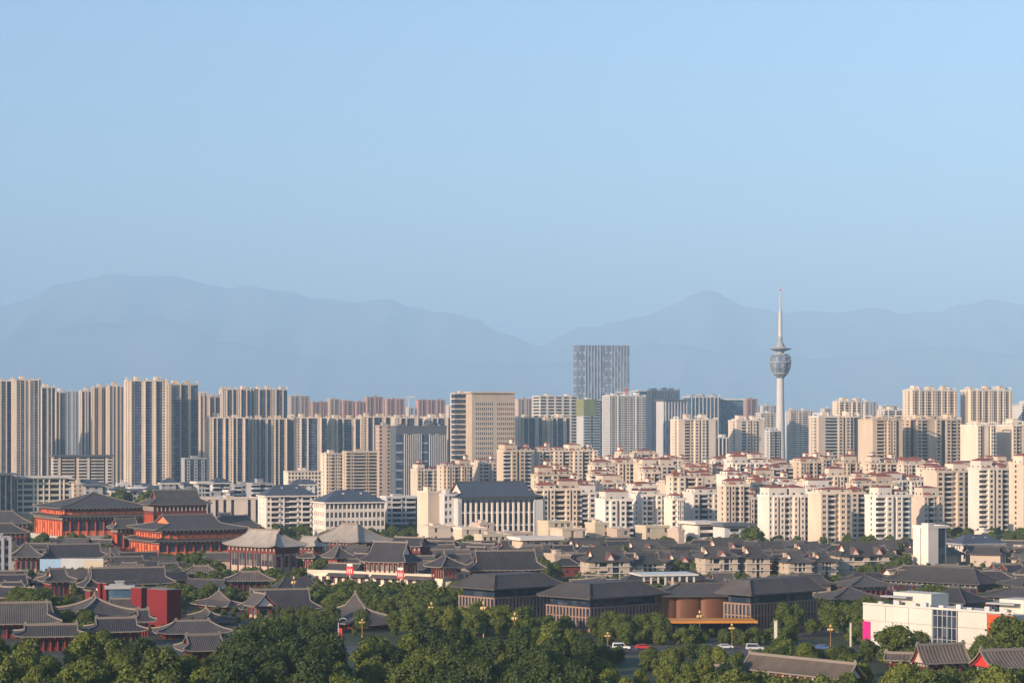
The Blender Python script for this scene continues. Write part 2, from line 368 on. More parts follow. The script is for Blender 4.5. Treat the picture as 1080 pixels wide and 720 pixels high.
# ------------------------------------------------------------------ curved Chinese roofs
SS = [-1, -.95, -.86, -.7, -.4, 0, .4, .7, .86, .95, 1]
def cn_roof(par, cx, cy, z, W, L, h, kind='hip', k=.9, tg=.5, lift=.6, tile=GREYTILE, ridge=RIDGE, gable=WHITE, tstop=1, name='roof', board=RED, rw=.42, deck=False):
    a, b = W/2, L/2; m = MB(); rdg = MB(); N = 7
    prof = lambda t: h*(.55*t+.45*t*t)
    if kind == 'gable': Xf = lambda t: a
    elif kind == 'xie': Xf = lambda t: a-b*k*min(t, tg)
    else: Xf = lambda t: max(.05, a-b*k*t)
    def Pm(s, t, sg):
        lf = lift*(abs(s)**6)*(1-t)**2 if kind != 'gable' else 0
        return (cx+s*Xf(t), cy+sg*b*(1-t), z+prof(t)+lf)
    ts = [tstop*i/N for i in range(N+1)]
    if kind == 'xie': ts = sorted(set([round(x, 4) for x in ts+[tg]]))
    sl_ = math.hypot(b, h)
    for sg in (-1, 1):
        for t0, t1 in zip(ts, ts[1:]):
            for s0, s1 in zip(SS, SS[1:]):
                pts = [Pm(s0, t0, sg), Pm(s1, t0, sg), Pm(s1, t1, sg), Pm(s0, t1, sg)]
                m.face(pts, 0, [(p[0]-cx, q*sl_) for p, q in zip(pts, (t0, t0, t1, t1))])
    tend = 0 if kind == 'gable' else (tg if kind == 'xie' else tstop)
    if tend:
        for sg in (-1, 1):
            for t0, t1 in zip(ts, ts[1:]):
                if t1 > tend+1e-6: break
                for s0, s1 in zip(SS, SS[1:]):
                    f = lambda s, t: (cx+sg*Xf(t), cy+s*b*(1-t), z+prof(t)+lift*(abs(s)**6)*(1-t)**2)
                    pts = [f(s0, t0), f(s1, t0), f(s1, t1), f(s0, t1)]
                    m.face(pts, 0, [(p[1]-cy, q*sl_) for p, q in zip(pts, (t0, t0, t1, t1))])
    if deck:
        m.face([Pm(-1, tstop, -1), Pm(1, tstop, -1), Pm(1, tstop, 1), Pm(-1, tstop, 1)], 2)
    # soffit
    m.face([(cx-a+.1, cy-b+.1, z-.12), (cx+a-.1, cy-b+.1, z-.12), (cx+a-.1, cy+b-.1, z-.12), (cx-a+.1, cy+b-.1, z-.12)], 1)
    # eave edge
    for sg in (-1, 1):
        for s0, s1 in zip(SS, SS[1:]):
            p, q = Pm(s0, 0, sg), Pm(s1, 0, sg)
            m.face([(p[0], p[1], p[2]-.35), (q[0], q[1], q[2]-.35), q, p], 2)
            if kind != 'gable':
                f = lambda s: (cx+sg*a, cy+s*b, z+lift*abs(s)**6)
                p, q = f(s0), f(s1); m.face([(p[0], p[1], p[2]-.35), (q[0], q[1], q[2]-.35), q, p], 2)
    ro = m.build(name, [tile, MAROON, ridge], par)
    # ridges
    if tstop >= 1 and Xf(1) > 1:
        rdg.box(cx-Xf(1), cx+Xf(1), cy-rw/2, cy+rw/2, z+h-.1, z+h+rw*1.3)
        for sg in (-1, 1):
            x = cx+sg*(Xf(1)-.3); rdg.box(x-.35, x+.35, cy-.22, cy+.22, z+h+rw*1.3, z+h+rw*2.6)
            rdg.box(min(x, x+sg*.6), max(x, x+sg*.6), cy-.24, cy+.24, z+h+.1, z+h+rw*1.5)
    elif tstop >= 1:
        rdg.lathe([(.6, z+h-.2), (.35, z+h+.3), (.5, z+h+.6), (.2, z+h+.9), (0, z+h+1.4)], 8, cx, cy)
    for sx in (-1, 1):
        for sy in (-1, 1):
            if kind in ('hip', 'xie'):
                tl = [t for t in ts if t <= (tg if kind == 'xie' else 1)+1e-6]
                for t0, t1 in zip(tl, tl[1:]):
                    rdg.beam(Pm(sx, t0, sy), Pm(sx, t1, sy), rw*.8, rw*.8)
            if kind in ('gable', 'xie'):
                tl = [t for t in ts if t >= (tg if kind == 'xie' else 0)-1e-6]
                for t0, t1 in zip(tl, tl[1:]):
                    p, q = Vector(Pm(sx, t0, sy)), Vector(Pm(sx, t1, sy)); rdg.beam(p, q, rw*.8, rw*.8)
    rdg.build('ridge', ridge, ro)
    if kind in ('gable', 'xie'):
        g0 = tg if kind == 'xie' else 0
        for sx in (-1, 1):
            x = cx+sx*(Xf(1)-.7); pr = [t for t in ts if t >= g0-1e-6]
            g = MB(); pts = [(x, cy-b*(1-t), z+prof(t)-.15) for t in pr]+[(x, cy+b*(1-t), z+prof(t)-.15) for t in reversed(pr[:-1])]
            g.face(pts, 0)
            for sy in (-1, 1):
                for t0, t1 in zip(pr, pr[1:]):
                    g.beam((x+sx*.12, cy+sy*b*(1-t0), z+prof(t0)-.75), (x+sx*.12, cy+sy*b*(1-t1), z+prof(t1)-.75), .25, .7, 1)
            g.build('gable', [gable, board], ro)
    return ro

def storey(par, x0, x1, y0, y1, z0, z1, nb, wall=ORED, col=RED, glass=DGLASS, sill=.25, brackets=True, lwall=None, beam=MAROON, nl=None, door=None, top=.24):
    """columned storey: wall core, red columns, one lattice window per bay, beam with bracket blocks"""
    m = MB(); m.box(x0+1.0, x1-1.0, y0+1.0, y1-1.0, z0, z1)
    h = z1-z0; bt = z1-h*top
    for (s, e) in ((0, 1),):
        m.box(x0+.75, x1-.75, y0+.75, y0+1.0, z0, z0+h*sill)
    m.build('wall', wall if lwall is None else lwall, par)
    bm = MB(); bm.box(x0+.3, x1-.3, y0+.3, y1-.3, bt, z1)
    if brackets:
        n = max(2, int((x1-x0)/2.4))
        for i in range(n+1):
            x = x0+.6+(x1-x0-1.2)*i/n
            bm.box(x-.3, x+.3, y0-.25, y0+.3, bt+h*top*.35, bt+h*top*.8, 1)
        n = max(2, int((y1-y0)/2.4))
        for i in range(n+1):
            y = y0+.6+(y1-y0-1.2)*i/n
            bm.box(x0-.25, x0+.3, y-.3, y+.3, bt+h*top*.35, bt+h*top*.8, 1)
    bm.build('bracket_beam', [beam, STONE], par)
    cr = .32 if h > 4 else .24
    cm = MB(); cm.lathe([(cr*1.15, 0), (cr, .3), (cr*.9, bt-z0)], 8); cme = cm.data('column', [col])
    bw = (x1-x0-1)/nb
    for i in range(nb+1): link('column', cme, par, (x0+.5+bw*i, y0+.5, z0))
    wme = window_mesh(bw-2*cr-.3, max(.6, (bt-z0)*(1-sill/(1-top))-.1), col if wall is not BEIGE else WHITE, glass)
    for i in range(nb): link('lattice_window', wme, par, (x0+.5+bw*(i+.5), y0+.8, z0+h*sill+.05))
    nl = nl if nl is not None else max(1, round((y1-y0)/bw)); bl = (y1-y0-1)/nl
    for i in range(1, nl+1): link('column', cme, par, (x0+.5, y0+.5+bl*i, z0))
    for i in range(1, nl+1): link('column', cme, par, (x1-.5, y0+.5+bl*i, z0))
    lme = window_mesh((bl-.9)*.6, (bt-z0)*.5, col, glass)
    for i in range(nl):
        if i % 3 == 1 or wall is not ORED: link('lattice_window', lme, par, (x0+.86, y0+.5+bl*(i+.5), z0+h*.3), R(-90))
        link('lattice_window', lme, par, (x1-.86, y0+.5+bl*(i+.5), z0+h*.3), R(90))

def hall(name, label, x0, x1, yr, ye, yb, L, th=20, kind='hip', tile=GREYTILE, wall=ORED, tiers=1, y2=None, ov=2.2, base=0, gable=WHITE, k=.9, D=None,
         nb=None, glass=DGLASS, ridge=RIDGE, lift=.6, cat='traditional hall', xc=None, col=RED, tg=.5, beam=MAROON, group=None, zb=None, sill=.25, rw=.42, plat=True, pale=None):
    """yr/ye/yb: photo rows of ridge, front eave and foot of the front wall"""
    D = D or dist(yb)
    X, Y0, W, L = plan(x0, x1, L, D, th, xc); foot(X, Y0, th, W, L)
    ze = zat(ye, D+ov*.3); Dm = D+L/2*math.cos(R(th))+W/2*abs(math.sin(R(th)))*.6; zr = zat(yr, Dm); h = max(1.2, zr-ze)
    rt = root(name, label, cat, (X, Y0, 0), R(th), group)
    z0 = base
    if wall is ORED and col is RED: col = VCOL
    if base > 0 and plat:
        m = MB(); m.box(ov*.2, W-ov*.2, ov*.2, L-ov*.2, 0, base); m.build('platform', STONE, rt)
    if tiers == 2:
        z2 = zat(y2, D)                      # lower eave
        up = (ze-z2); ins = ov+2.2
        cn_roof(rt, W/2, L/2, z2, W, L, min(up*.7, 2.6)*3.2, 'hip', 1.0, lift=lift, tile=tile, ridge=ridge, tstop=.33, name='skirt_roof', rw=rw)
        nb = nb or max(3, int((W-2*ov)/5.5))
        storey(rt, ov, W-ov, ov, L-ov, z0, z2-.1, nb, wall, col=col, glass=glass, beam=beam)
        storey(rt, ins, W-ins, ins, L-ins, z2+.4, ze-.1, nb, wall, col=col, glass=glass, sill=.45, top=.4, beam=beam)
        cn_roof(rt, W/2, L/2, ze, W-2.6, L-2.6, h, kind, k, tg, lift, tile, ridge, gable, rw=rw)
    else:
        nb = nb or max(2, int((W-2*ov)/4.5))
        storey(rt, ov, W-ov, ov, L-ov, z0, ze-.1, nb, wall, col=col, glass=glass, beam=beam, sill=sill)
        cn_roof(rt, W/2, L/2, ze, W, L, h, kind, k, tg, lift, tile, ridge, gable, rw=rw)
    return rt, W, L, ze, zr

# ------------------------------------------------------------------ setting: ground, roads, mountains
def ground_mat():
    m = mat('ground', (.045, .050, .028), noise=.45, nscale=.02); return m
g = MB(); g.face([(-57000, -1300, 0), (57000, -1300, 0), (57000, 76500, 0), (-57000, 76500, 0)])
structure(g.build('ground', ground_mat()))
def sheet(name, pts, z, m): b = MB(); b.face([(x, y, z) for x, y in pts]); return structure(b.build(name, m))
sheet('plaza_paving', [(-330, 700), (250, 700), (300, 1500), (-420, 1500)], .004, PAVE)
sheet('park_grass', [(-150, 470), (160, 470), (110, 639), (-150, 639)], .006, GRASS)
sheet('park_grass', [(-60, 672), (30, 672), (30, 860), (-90, 860)], .010, GRASS)
sheet('road', [(-200, 640), (260, 640), (260, 668), (-200, 668)], .008, ASPH)
rm_ = MB()
for i in range(60):
    x = -190+i*7.5; rm_.face([(x, 653.9, .012), (x+3.5, 653.9, .012), (x+3.5, 654.1, .012), (x, 654.1, .012)])
structure(rm_.build('road_marking', WHITE))
for y in (640, 668):
    k = MB(); k.box(-200, 260, y-.15, y+.15, 0, .14); k.box(-200, 260, (y-3) if y == 640 else y+.15, (y-.15) if y == 640 else y+3, 0, .12)
    structure(k.build('pavement', PAVE))
sheet('avenue', [(-600, 1560), (700, 1560), (700, 1590), (-600, 1590)], .006, ASPH)

def interp(pr, x):
    for (a, b), (c, d) in zip(pr, pr[1:]):
        if a <= x <= c:
            t = (x-a)/(c-a); t = t*t*(3-2*t); return b+(d-b)*t
    return pr[0][1] if x < pr[0][0] else pr[-1][1]
from mathutils import noise as mn
def range_(name, prof, Y, back, front, m, amp=150):
    mb = MB(); xs = [-500+i*6 for i in range(int(2080/6)+1)]; nr = 15; rows = []
    for j in range(nr+1):
        q = j/nr; row = []
        for x in xs:
            y = Y-front+(front+back)*q
            X = (x-CX)/F*Y
            crest = max(0, zat(interp(prof, x), Y)+mn.fractal(Vector((X*.0011, 7.7, Y*.001)), .8, 2.2, 4)*50+mn.noise(Vector((X*.0026, 1.3, Y*.001)))*50)
            qc = front/(front+back)
            s = q/qc if q < qc else (1-q)/(1-qc)
            s = s**.85
            nz = mn.fractal(Vector((X*.00035, y*.00035, 3.1)), .9, 2.1, 5)*amp*(1-s*.75)*min(1, 3*s) + mn.noise(Vector((X*.0012, y*.0012, 0)))*25*s
            spur = abs(mn.noise(Vector((X*.0008, y*.0002, 9))))*(1-s)*s*crest*1.8
            row.append((X, y, max(-1 if j in (0, nr) else 0, crest*s+nz-spur)))
        rows.append(row)
    me = bpy.data.meshes.new(name); n = len(xs); v = [p for r_ in rows for p in r_]
    fc = [(j*n+i, j*n+i+1, (j+1)*n+i+1, (j+1)*n+i) for j in range(nr) for i in range(n-1)]
    me.from_pydata(v, [], fc); me.materials.append(m); me.polygons.foreach_set('use_smooth', [True]*len(fc))
    return structure(link(name, me))
MTN = mat('mountain_forest', (.17, .20, .19), noise=.4, nscale=.0006)
range_('mountains', [(-500, 345), (-60, 335), (0, 322), (30, 315), (60, 301), (78, 298), (100, 291), (125, 288), (150, 291), (180, 292), (205, 298), (235, 304), (262, 302), (300, 306), (328, 314),
    (345, 313), (375, 319), (410, 317), (440, 325), (470, 331), (500, 337), (525, 350), (570, 366), (600, 352), (615, 346), (650, 339), (670, 335), (690, 331), (712, 320), (730, 311), (745, 306), (758, 310),
    (772, 318), (785, 324), (800, 328), (822, 331), (850, 327), (880, 329), (915, 325), (950, 330), (985, 331), (1015, 321), (1040, 317), (1060, 320), (1110, 324), (1580, 340)], 50000, 12000/1.5, 12000, MTN, 220)
range_('foothills', [(-500, 380), (-40, 372), (40, 356), (95, 340), (130, 342), (165, 333), (185, 340), (240, 362), (330, 380), (450, 378), (560, 384), (640, 376), (700, 362), (780, 372), (880, 378), (980, 366), (1060, 372), (1580, 390)], 43000, 1000, 4000, MTN, 90)

# ------------------------------------------------------------------ the city: far rows first
T1 = 'residential towers of the left skyline'; T2 = 'far pink towers on the skyline'; T3 = 'red roofed apartment blocks'; T4 = 'cream towers of the right skyline'; T5 = 'small grey roofed houses in front of the left towers'
PT = 'pgxgpsgxnp'; PG = 'pgxgwsgpxg'; PL = 'wnwbw'
# distant pinkish row
for x0, x1, yt, lb in [
    (304, 327, 418, 'hazy pink brick tower just right of the twin grey towers'),
    (327, 346, 424, 'pale hazy block between two pink brick towers left of centre'),
    (345, 359, 421, 'small hazy pink tower behind the long row of cream slabs'),
    (359, 373, 423, 'narrow hazy mauve tower in the far row'),
    (373, 384, 424, 'thin bluish tower squeezed in the far pink row'),
    (384, 404, 419, 'broad hazy pink tower left of the distant crane'),
    (405, 427, 421, 'hazy pink tower directly below the distant crane'),
    (427, 437, 430, 'short pale block right of the distant crane'),
    (438, 470, 422, 'wide hazy pink double tower left of the cream office slab'),
    (470, 480, 428, 'low hazy block touching the cream office slab'),
    (543, 562, 421, 'hazy pink tower just right of the cream office slab'),
    (783, 799, 421, 'hazy pink tower behind the curved blue glass building'),
    (800, 820, 428, 'pale hazy tower immediately left of the television tower'),
    (497, 520, 433, 'hazy block hidden behind the cream office slab'),
    (66, 84, 413, 'far pale blue glass tower in the left gap of the skyline'),
    (865, 884, 431, 'hazy cream block behind the roofs right of the television tower'),
    (905, 925, 424, 'hazy tower with open roof frame left of the paired crown towers'),
    (925, 948, 428, 'far pale block left of the paired crown towers')]:
    block('apartment_tower', lb, 'apartment tower', x0, x1, yt, 4300, 18, 20, 'wbwxbw', 'ww', wall=rnd.choice((BRICK, PINK, BRICK)) if 'pink' in lb or 'mauve' in lb else PALE, pier=PINK, group=T2, roof='flat', fl=3.3)
# central business towers
block('office_tower', 'tallest tower of the skyline, one broad blue grey glass slab with pale vertical fins', 'skyscraper', 604, 664, 364, 3500, 30, 10, 'xxgxxgpxxpxxpxxpxxpxxpxx', 'xgx', wall=FIN, pier=FIN, glass=SGLASS, rail=FIN, fl=12, roof='deck', proud=.5)
block('office_building', 'unfinished white concrete frame building with open floors left of the green netting', 'unfinished building', 561, 610, 418, 3300, 30, 22, 'pbbp', 'bb', wall=WHITE, pier=WHITE, glass=DGLASS, rail=WHITE, fl=4.4, roof='flat', proud=.1)
g_, gw, gl, gh = block('office_building', 'unfinished tower with its top wrapped in olive green netting below the tallest glass tower', 'unfinished building', 608, 636, 422, 3250, 24, 25, 'bbxx', 'W', wall=PALE, pier=PALE, glass=BGLASS, rail=PALE, fl=4, roof='flat', proud=.1)
m = MB(); m.box(-.9, gw*.62, -.9, gl+.3, gh-22, gh+1.6); m.build('safety_netting', GREEN, g_)
block('office_tower', 'grey white gridded tower in front of the right foot of the tallest glass tower', 'office tower', 635, 681, 418, 3000, 24, 22, 'nbnpbnb', 'nn', wall=PALE, pier=WHITE, rail=WHITE, roof='crown')
block('office_tower', 'dark blue glass box tower peeping out behind the grey white gridded tower', 'office tower', 668, 685, 413, 3700, 24, 20, 'xx', 'x', wall=DGREY, glass=BGLASS, roof='slab')
block('office_tower', 'slim striped grey glass tower with vertical fins right of the gridded tower', 'office tower', 682, 717, 412, 3600, 22, 15, 'pxpx', 'xp', wall=PALE, pier=WHITE, glass=SGLASS, roof='crown')
block('office_tower', 'lower pinkish grey glass tower in front of the slim striped tower', 'office tower', 692, 726, 423, 3100, 24, 24, 'xpx', 'W', wall=PALE, pier=PALE, glass=SGLASS, roof='slab')
block('office_tower', 'blue curtain glass building with a white roof crown left of the television tower', 'office building', 720, 760, 419, 3400, 30, 18, 'xpxx', 'x', wall=GREY, pier=PALE, glass=BGLASS, roof='crown')
block('office_tower', 'curved dark blue glass wing stepping down towards the television tower', 'office building', 755, 784, 422, 3450, 26, 8, 'xx', 'x', wall=DGREY, glass=BGLASS, roof='slab')
block('apartment_tower', 'blue grey balcony tower directly right of the television tower shaft', 'apartment tower', 828, 858, 434, 3200, 18, 18, 'pbbnpb', 'wb', wall=PALE, pier=PINK, rail=WHITE, roof='crown')
block('apartment_tower', 'pale tower half hidden left of the television tower shaft', 'apartment tower', 797, 822, 436, 3150, 18, 18, 'pbnb', 'wb', wall=PALE, pier=PINK, rail=WHITE, roof='flat')
# left skyline
for x0, x1, yt, D, pat, wl, lb in [
    (-12, 12, 402, 2500, PG, CREAM, 'bluish glazed residential tower cut by the left edge of the photo'),
    (12, 43, 401, 2450, 'wpwngxpw', CREAM, 'cream residential tower with broad lit left pier near the left edge'),
    (41, 58, 409, 2620, PG, CREAM, 'shadowed blue residential tower right of the broad lit pier tower'),
    (56, 69, 414, 2850, 'pxpb', CREAM, 'slender cream and glass tower, lower part in shade, left gap of skyline'),
    (83, 99, 413, 2850, 'pgwx', CREAM, 'cream tower with curved roof line left of two taller cream towers'),
    (96, 114, 409, 2800, 'pnxwp', SAND, 'sand coloured tower, first of the pair left of the widest cream tower'),
    (112, 131, 408, 2780, 'pnwgp', SAND, 'sand coloured tower, second of the pair left of the widest cream tower'),
    (131, 176, 402, 2400, 'wpnggwpggwpggnp', CREAM, 'widest and tallest cream residential tower of the left skyline'),
    (174, 209, 406, 2460, 'wgxgpxxgwxxg', SAND, 'dark glazed tower touching the widest cream tower'),
    (207, 219, 417, 2700, 'pxp', SAND, 'narrow sand tower left of the twin towers'),
    (217, 232, 419, 2750, 'pbx', PINK, 'narrow pinkish tower left of the twin towers'),
    (231, 264, 411, 3000, 'nnpgsgpxg', CREAM, 'left one of the twin tall cream towers behind the long row of slabs'),
    (264, 303, 411, 3020, 'nnpgsgpxg', CREAM, 'right one of the twin tall cream towers behind the long row of slabs')]:
    block('apartment_tower', lb, 'apartment tower', x0, x1, yt, D, 20, 20, pat, PL, wall=wl, rail=DRAIL, glass=TGLASS, pier=wl, group=T1, roof='crown', proud=1.5)
block('apartment_tower', 'unseen residential tower row added beyond the left edge for its shadow', 'apartment tower', -190, -30, 398, 2640, 24, 20, PG, 'W', wall=SAND, rail=DRAIL, glass=TGLASS, group=T1, roof='crown')  # out of view, added to cast shade on the lower left skyline towers
for x0, x1, yt, D, lb in [(216, 262, 441, 2450, 'first slab of the long cream row, its left end glowing in sun'), (261, 306, 442, 2480, 'second slab of the long cream row under the twin towers'),
    (305, 345, 441, 2500, 'third slab of the long cream row'), (344, 380, 442, 2530, 'fourth slab of the long cream row, mostly shaded blue'),
    (376, 412, 440, 2700, 'cream slab behind the grey office with white stripes'), (411, 446, 441, 2750, 'dim cream slab behind the roof signs of the grey office'), (445, 477, 441, 2780, 'cream slab between the grey office and the cream office slab'),
    (540, 572, 441, 2600, 'dim cream slab right behind the cream office slab, left of two'), (571, 601, 441, 2620, 'dim cream slab below the unfinished frame building, right of two')]:
    block('apartment_tower', lb, 'apartment slab', x0, x1, yt, D, 20, 20, 'wnpxgpggxwpgx', 'wnwnw', wall=rnd.choice((CREAM, SAND)), pier=CREAM, rail=DRAIL, glass=TGLASS, group='long cream slab row', roof='crown', proud=1.3)
block('low_block', 'dark shaded low block below the dark glazed tower', 'apartment block', 191, 218, 484, 2380, 20, 20, 'xnx', 'W', wall=GREY, roof='flat')
block('gate_block', 'low wide block with an overhanging roof slab in front of the left skyline towers', 'building', 54, 118, 482, 2250, 18, 20, 'bwxbbbxwb', 'bb', wall=CREAM, pier=CREAM, roof='slab')
# office slab
block('office_slab', 'huge cream office slab with a grid of square windows and taller banded left corner', 'office building', 491, 543, 415, 2520, 22, 20, 'W'+'n'*9, 'W', wall=SAND, pier=SAND, glass=DGLASS, fl=5.4, roof='slab', cap=10)
block('office_slab', 'banded corner tower at the left end of the cream office slab', 'office building', 475, 493, 414, 2535, 16, 20, 'gg', 'gg', wall=CREAM, pier=CREAM, rail=CREAM, fl=5.5, roof='flat', H=108)
block('grey_office', 'grey office with a dark glass left part and white vertical stripes', 'office building', 411, 471, 450, 2240, 22, 20, 'ggg'+'xp'*9, 'W', wall=DGREY, pier=PALE, glass=TGLASS, rail=GREY, fl=8, roof='flat', proud=.8, cap=8)
block('grey_office', 'slim pinkish lift tower with small windows at the left end of the grey office', 'office building', 396, 412, 450, 2268, 12, 20, 'nwn', 'n', wall=PINK, roof='flat', fl=3.6, H=71)
block('apartment_block', 'cream block with stacked balconies and a tall roof hut left of the grey office', 'apartment block', 338, 363, 479, 2150, 16, 25, 'nnb', 'wnw', wall=CREAM, roof='flat', group='cream mid rise blocks left of the grey office')
block('apartment_block', 'pinkish block with dark balconies against the slim lift tower', 'apartment block', 361, 398, 477, 2130, 16, 20, 'bnbb', 'wnw', wall=SAND, roof='flat', group='cream mid rise blocks left of the grey office')
block('apartment_block', 'low cream grid block at the foot of the long cream row', 'apartment block', 299, 339, 498, 2050, 16, 20, 'nhnhn', 'W', wall=CREAM, roof='flat', fl=3.4)
# right skyline
for x0, x1, yt, D, pat, wl, lb in [
    (707, 757, 443, 2250, 'WbnqsqnWs', CREAM, 'sunlit cream tower below the blue curtain glass building'),
    (768, 806, 444, 2300, 'WbqsqnW', CREAM, 'sunlit cream tower between the blue glass wing and the television tower'),
    (853, 906, 440, 2150, 'Wbbqsqnxs', CREAM, 'sunlit cream tower right of the television tower with stepped roof'),
    (952, 1009, 412, 2500, 'qbsqbqsbq', CREAM, 'left one of the paired towers with white roof crowns at right'),
    (1013, 1067, 412, 2520, 'qbsqbqsbq', CREAM, 'right one of the paired towers with white roof crowns at right'),
    (1066, 1100, 428, 2600, 'bxpb', PALE, 'pale tower cut by the right edge behind the blank walled slab'),
    (878, 912, 424, 2700, 'bpbnp', CREAM, 'rear cream tower over the stepped roof right of the television tower'),
    (905, 952, 443, 1950, 'WbbnqwqsxW', SAND, 'sand tower with rows of dark balconies and bright left wall'),
    (949, 1014, 443, 1990, 'xsqbWqsxqbn', SAND, 'sand double tower in front of the left crown tower'),
    (1013, 1051, 449, 1900, 'qbsWxqb', CREAM, 'slab with blank sunlit left wall under the right crown tower'),
    (1050, 1092, 449, 1920, 'qbsWqb', CREAM, 'slab with blank sunlit left wall at the right edge'),
    (925, 956, 433, 2800, 'bpb', CREAM, 'small rear cream tower left of the paired crown towers'),
    (748, 772, 462, 2500, 'xpx', PALE, 'shaded blue block in the gap between the two sunlit cream towers'),
    (804, 824, 455, 2450, 'xbx', PALE, 'shaded block hugging the left side of the television tower')]:
    lp = 'W' if 'blank' in lb or 'bright left' in lb else 'wnwbw'
    block('apartment_tower', lb, 'apartment tower', x0, x1, yt, D, 26 if lp == 'W' else 20, 20, pat, lp, wall=wl, pier=WHITE if wl is CREAM else wl, rail=rnd.choice((wl, PALE)), group=T4, roof='crown', proud=1.0)
# red roofed mid rise estate, from back to front
RR = [(433, 463, 496, 1950), (461, 499, 492, 1900), (497, 528, 489, 1930),
      (524, 563, 476, 1800), (561, 630, 476, 1820), (628, 642, 490, 1790), (640, 670, 489, 1700), (668, 694, 490, 1690), (646, 664, 480, 1850), (664, 694, 479, 1870), (692, 720, 486, 1800),
      (719, 745, 497, 1700), (745, 768, 494, 1760), (765, 786, 491, 1700), (784, 808, 483, 1850), (807, 832, 492, 1800), (833, 860, 487, 1760), (858, 884, 485, 1800), (883, 906, 493, 1750), (905, 930, 497, 1700),
      (575, 600, 520, 1560), (597, 628, 512, 1540), (626, 660, 510, 1500), (658, 694, 514, 1480), (692, 722, 511, 1520), (720, 757, 510, 1500), (756, 786, 502, 1440), (783, 812, 508, 1500), (810, 840, 510, 1480), (838, 866, 510, 1520), (864, 900, 512, 1500),
      (925, 976, 508, 1470), (974, 1023, 498, 1430), (1021, 1066, 495, 1400), (1064, 1110, 490, 1380),
      (582, 632, 521, 1420), (628, 668, 528, 1350), (666, 702, 523, 1370), (700, 724, 527, 1360), (720, 758, 521, 1390), (775, 804, 526, 1400),
      (799, 854, 524, 1310), (852, 898, 521, 1300), (912, 963, 524, 1290), (960, 993, 524, 1330)]
RP = ['qsqbqs', 'nqsqb', 'qbsqn', 'bqsqbs', 'qsbnq']
where = {0: 'left of the office group', 1: 'in the middle of the view', 2: 'below the blue curtain glass building', 3: 'around the foot of the television tower', 4: 'below the sand towers at right', 5: 'at the right edge'}
cnt = {}
for i, (x0, x1, yt, D) in enumerate(RR):
    zone = 'left of centre' if x0 < 530 else 'below the tallest glass tower' if x0 < 700 else 'left of the television tower' if x0 < 800 else 'right of the television tower' if x0 < 905 else 'at the right'
    row = 'rear row' if D > 1650 else 'middle row' if D > 1425 else 'front row'
    key = (zone, row); cnt[key] = cnt.get(key, 0)+1
    o_ = ['first', 'second', 'third', 'fourth', 'fifth', 'sixth', 'seventh', 'eighth'][cnt[key]-1]
    wl = (CREAM, WHITE, CREAM, WHITE, CREAM)[i % 5] if D < 1600 else (CREAM, SAND)[i % 2]
    if i in (35, 36, 37, 38, 39): wl = WHITE
    lb = f'{"white" if wl is WHITE else "cream" if wl is CREAM else "sand"} red roofed block, {o_} from left in {row} {zone}'
    block('apartment_block', lb, 'apartment block', x0, x1, yt, D, 15, 20 if x0 > 560 else 24, RP[i % 5], 'W' if i % 3 != 1 else 'wnw', wall=wl, pier=WHITE, rail=rnd.choice((wl, PALE, WHITE)), group=T3, roof='red', indiv=D < 1345, fl=3.0, proud=.7)

# narrow blocks packed between the named ones
re_ = random.Random(77); D = 1360.0; ne = 0
while D < 1900:
    x = 560 if D < 1600 else 620
    while x < 1085:
        X = (x-CX)/F*D; wd = re_.uniform(16, 34); ok = not any(blocked(X+u, D+v, 2.5) for u in (0, wd/2, wd) for v in (0, 6, 12))
        yt = HY+(CH-re_.uniform(26, 36))*F/D if D < 1600 else HY+(CH-re_.uniform(35, 43))*F/D
        if (812 < x < 834 and yt < 480) or (x > 900 and D < 1480) or re_.random() < .22: ok = False
        if ok:
            sd = 'right' if x > 823 else 'left'; rw_ = 'near' if D < 1500 else 'middle' if D < 1700 else 'far'; cl = re_.choice((CREAM, WHITE, CREAM, SAND))
            block('apartment_block', f'small {cl.name.split("_")[0]} red roofed block packed in the estate, {rw_} part, {sd} of the television tower', 'apartment block', x, x+wd/D*F, yt, D, 11, 20, re_.choice(('qsqbqsb', 'nqsbqs', 'bqsqb', 'qbqsbn')), 'wn', wall=cl, pier=WHITE, rail=cl, group='narrow blocks packed between the estate blocks', roof='red'); ne += 1
        x += re_.uniform(18, 40)*1400/D
    D += 55
print('packed blocks', ne)
# mid ground blocks at left centre
block('office_building', 'white office with a dark hipped roof and tall window bays left of centre', 'office building', 330, 406, 531, 1370, 26, 22, 'hhhhhhh', 'nnn', wall=WHITE, pier=WHITE, roof='hip', fl=5.2, indiv=True)
block('apartment_block', 'white block with blank sunlit end wall and blue stair strip behind the pale roofed hall', 'apartment block', 272, 333, 524, 1420, 22, 20, 'nbngbnbn', 'wnw', wall=WHITE, pier=WHITE, rail=WHITE, glass=DGLASS, roof='hip', indiv=True)
block('apartment_block', 'pale apartment block between the hipped office and the great dark roofed hall', 'apartment block', 401, 442, 525, 1420, 14, 20, 'nbhbx', 'W', wall=PALE, pier=WHITE, rail=PALE, roof='flat', indiv=True)
block('stair_block', 'plain cream tower block with blank face left of the great dark roofed hall', 'building', 440, 464, 520, 1350, 14, 30, 'WW', 'W', wall=CREAM, roof='flat', indiv=True)
block('low_office', 'low cream office with narrow vertical window slots behind the palace roofs', 'office building', 206, 273, 527, 1500, 24, 20, 'wxwxwxwxWwxwx', 'wxw', wall=CREAM, pier=WHITE, roof='flat', fl=14)
block('balcony_office', 'cream and yellow framed building with thin dark roof slab at left', 'office building', 14, 73, 505, 1800, 20, 20, 'pbpbbpnpb', 'W', wall=YELL, pier=WHITE, rail=YELL, roof='slab', fl=4.5)
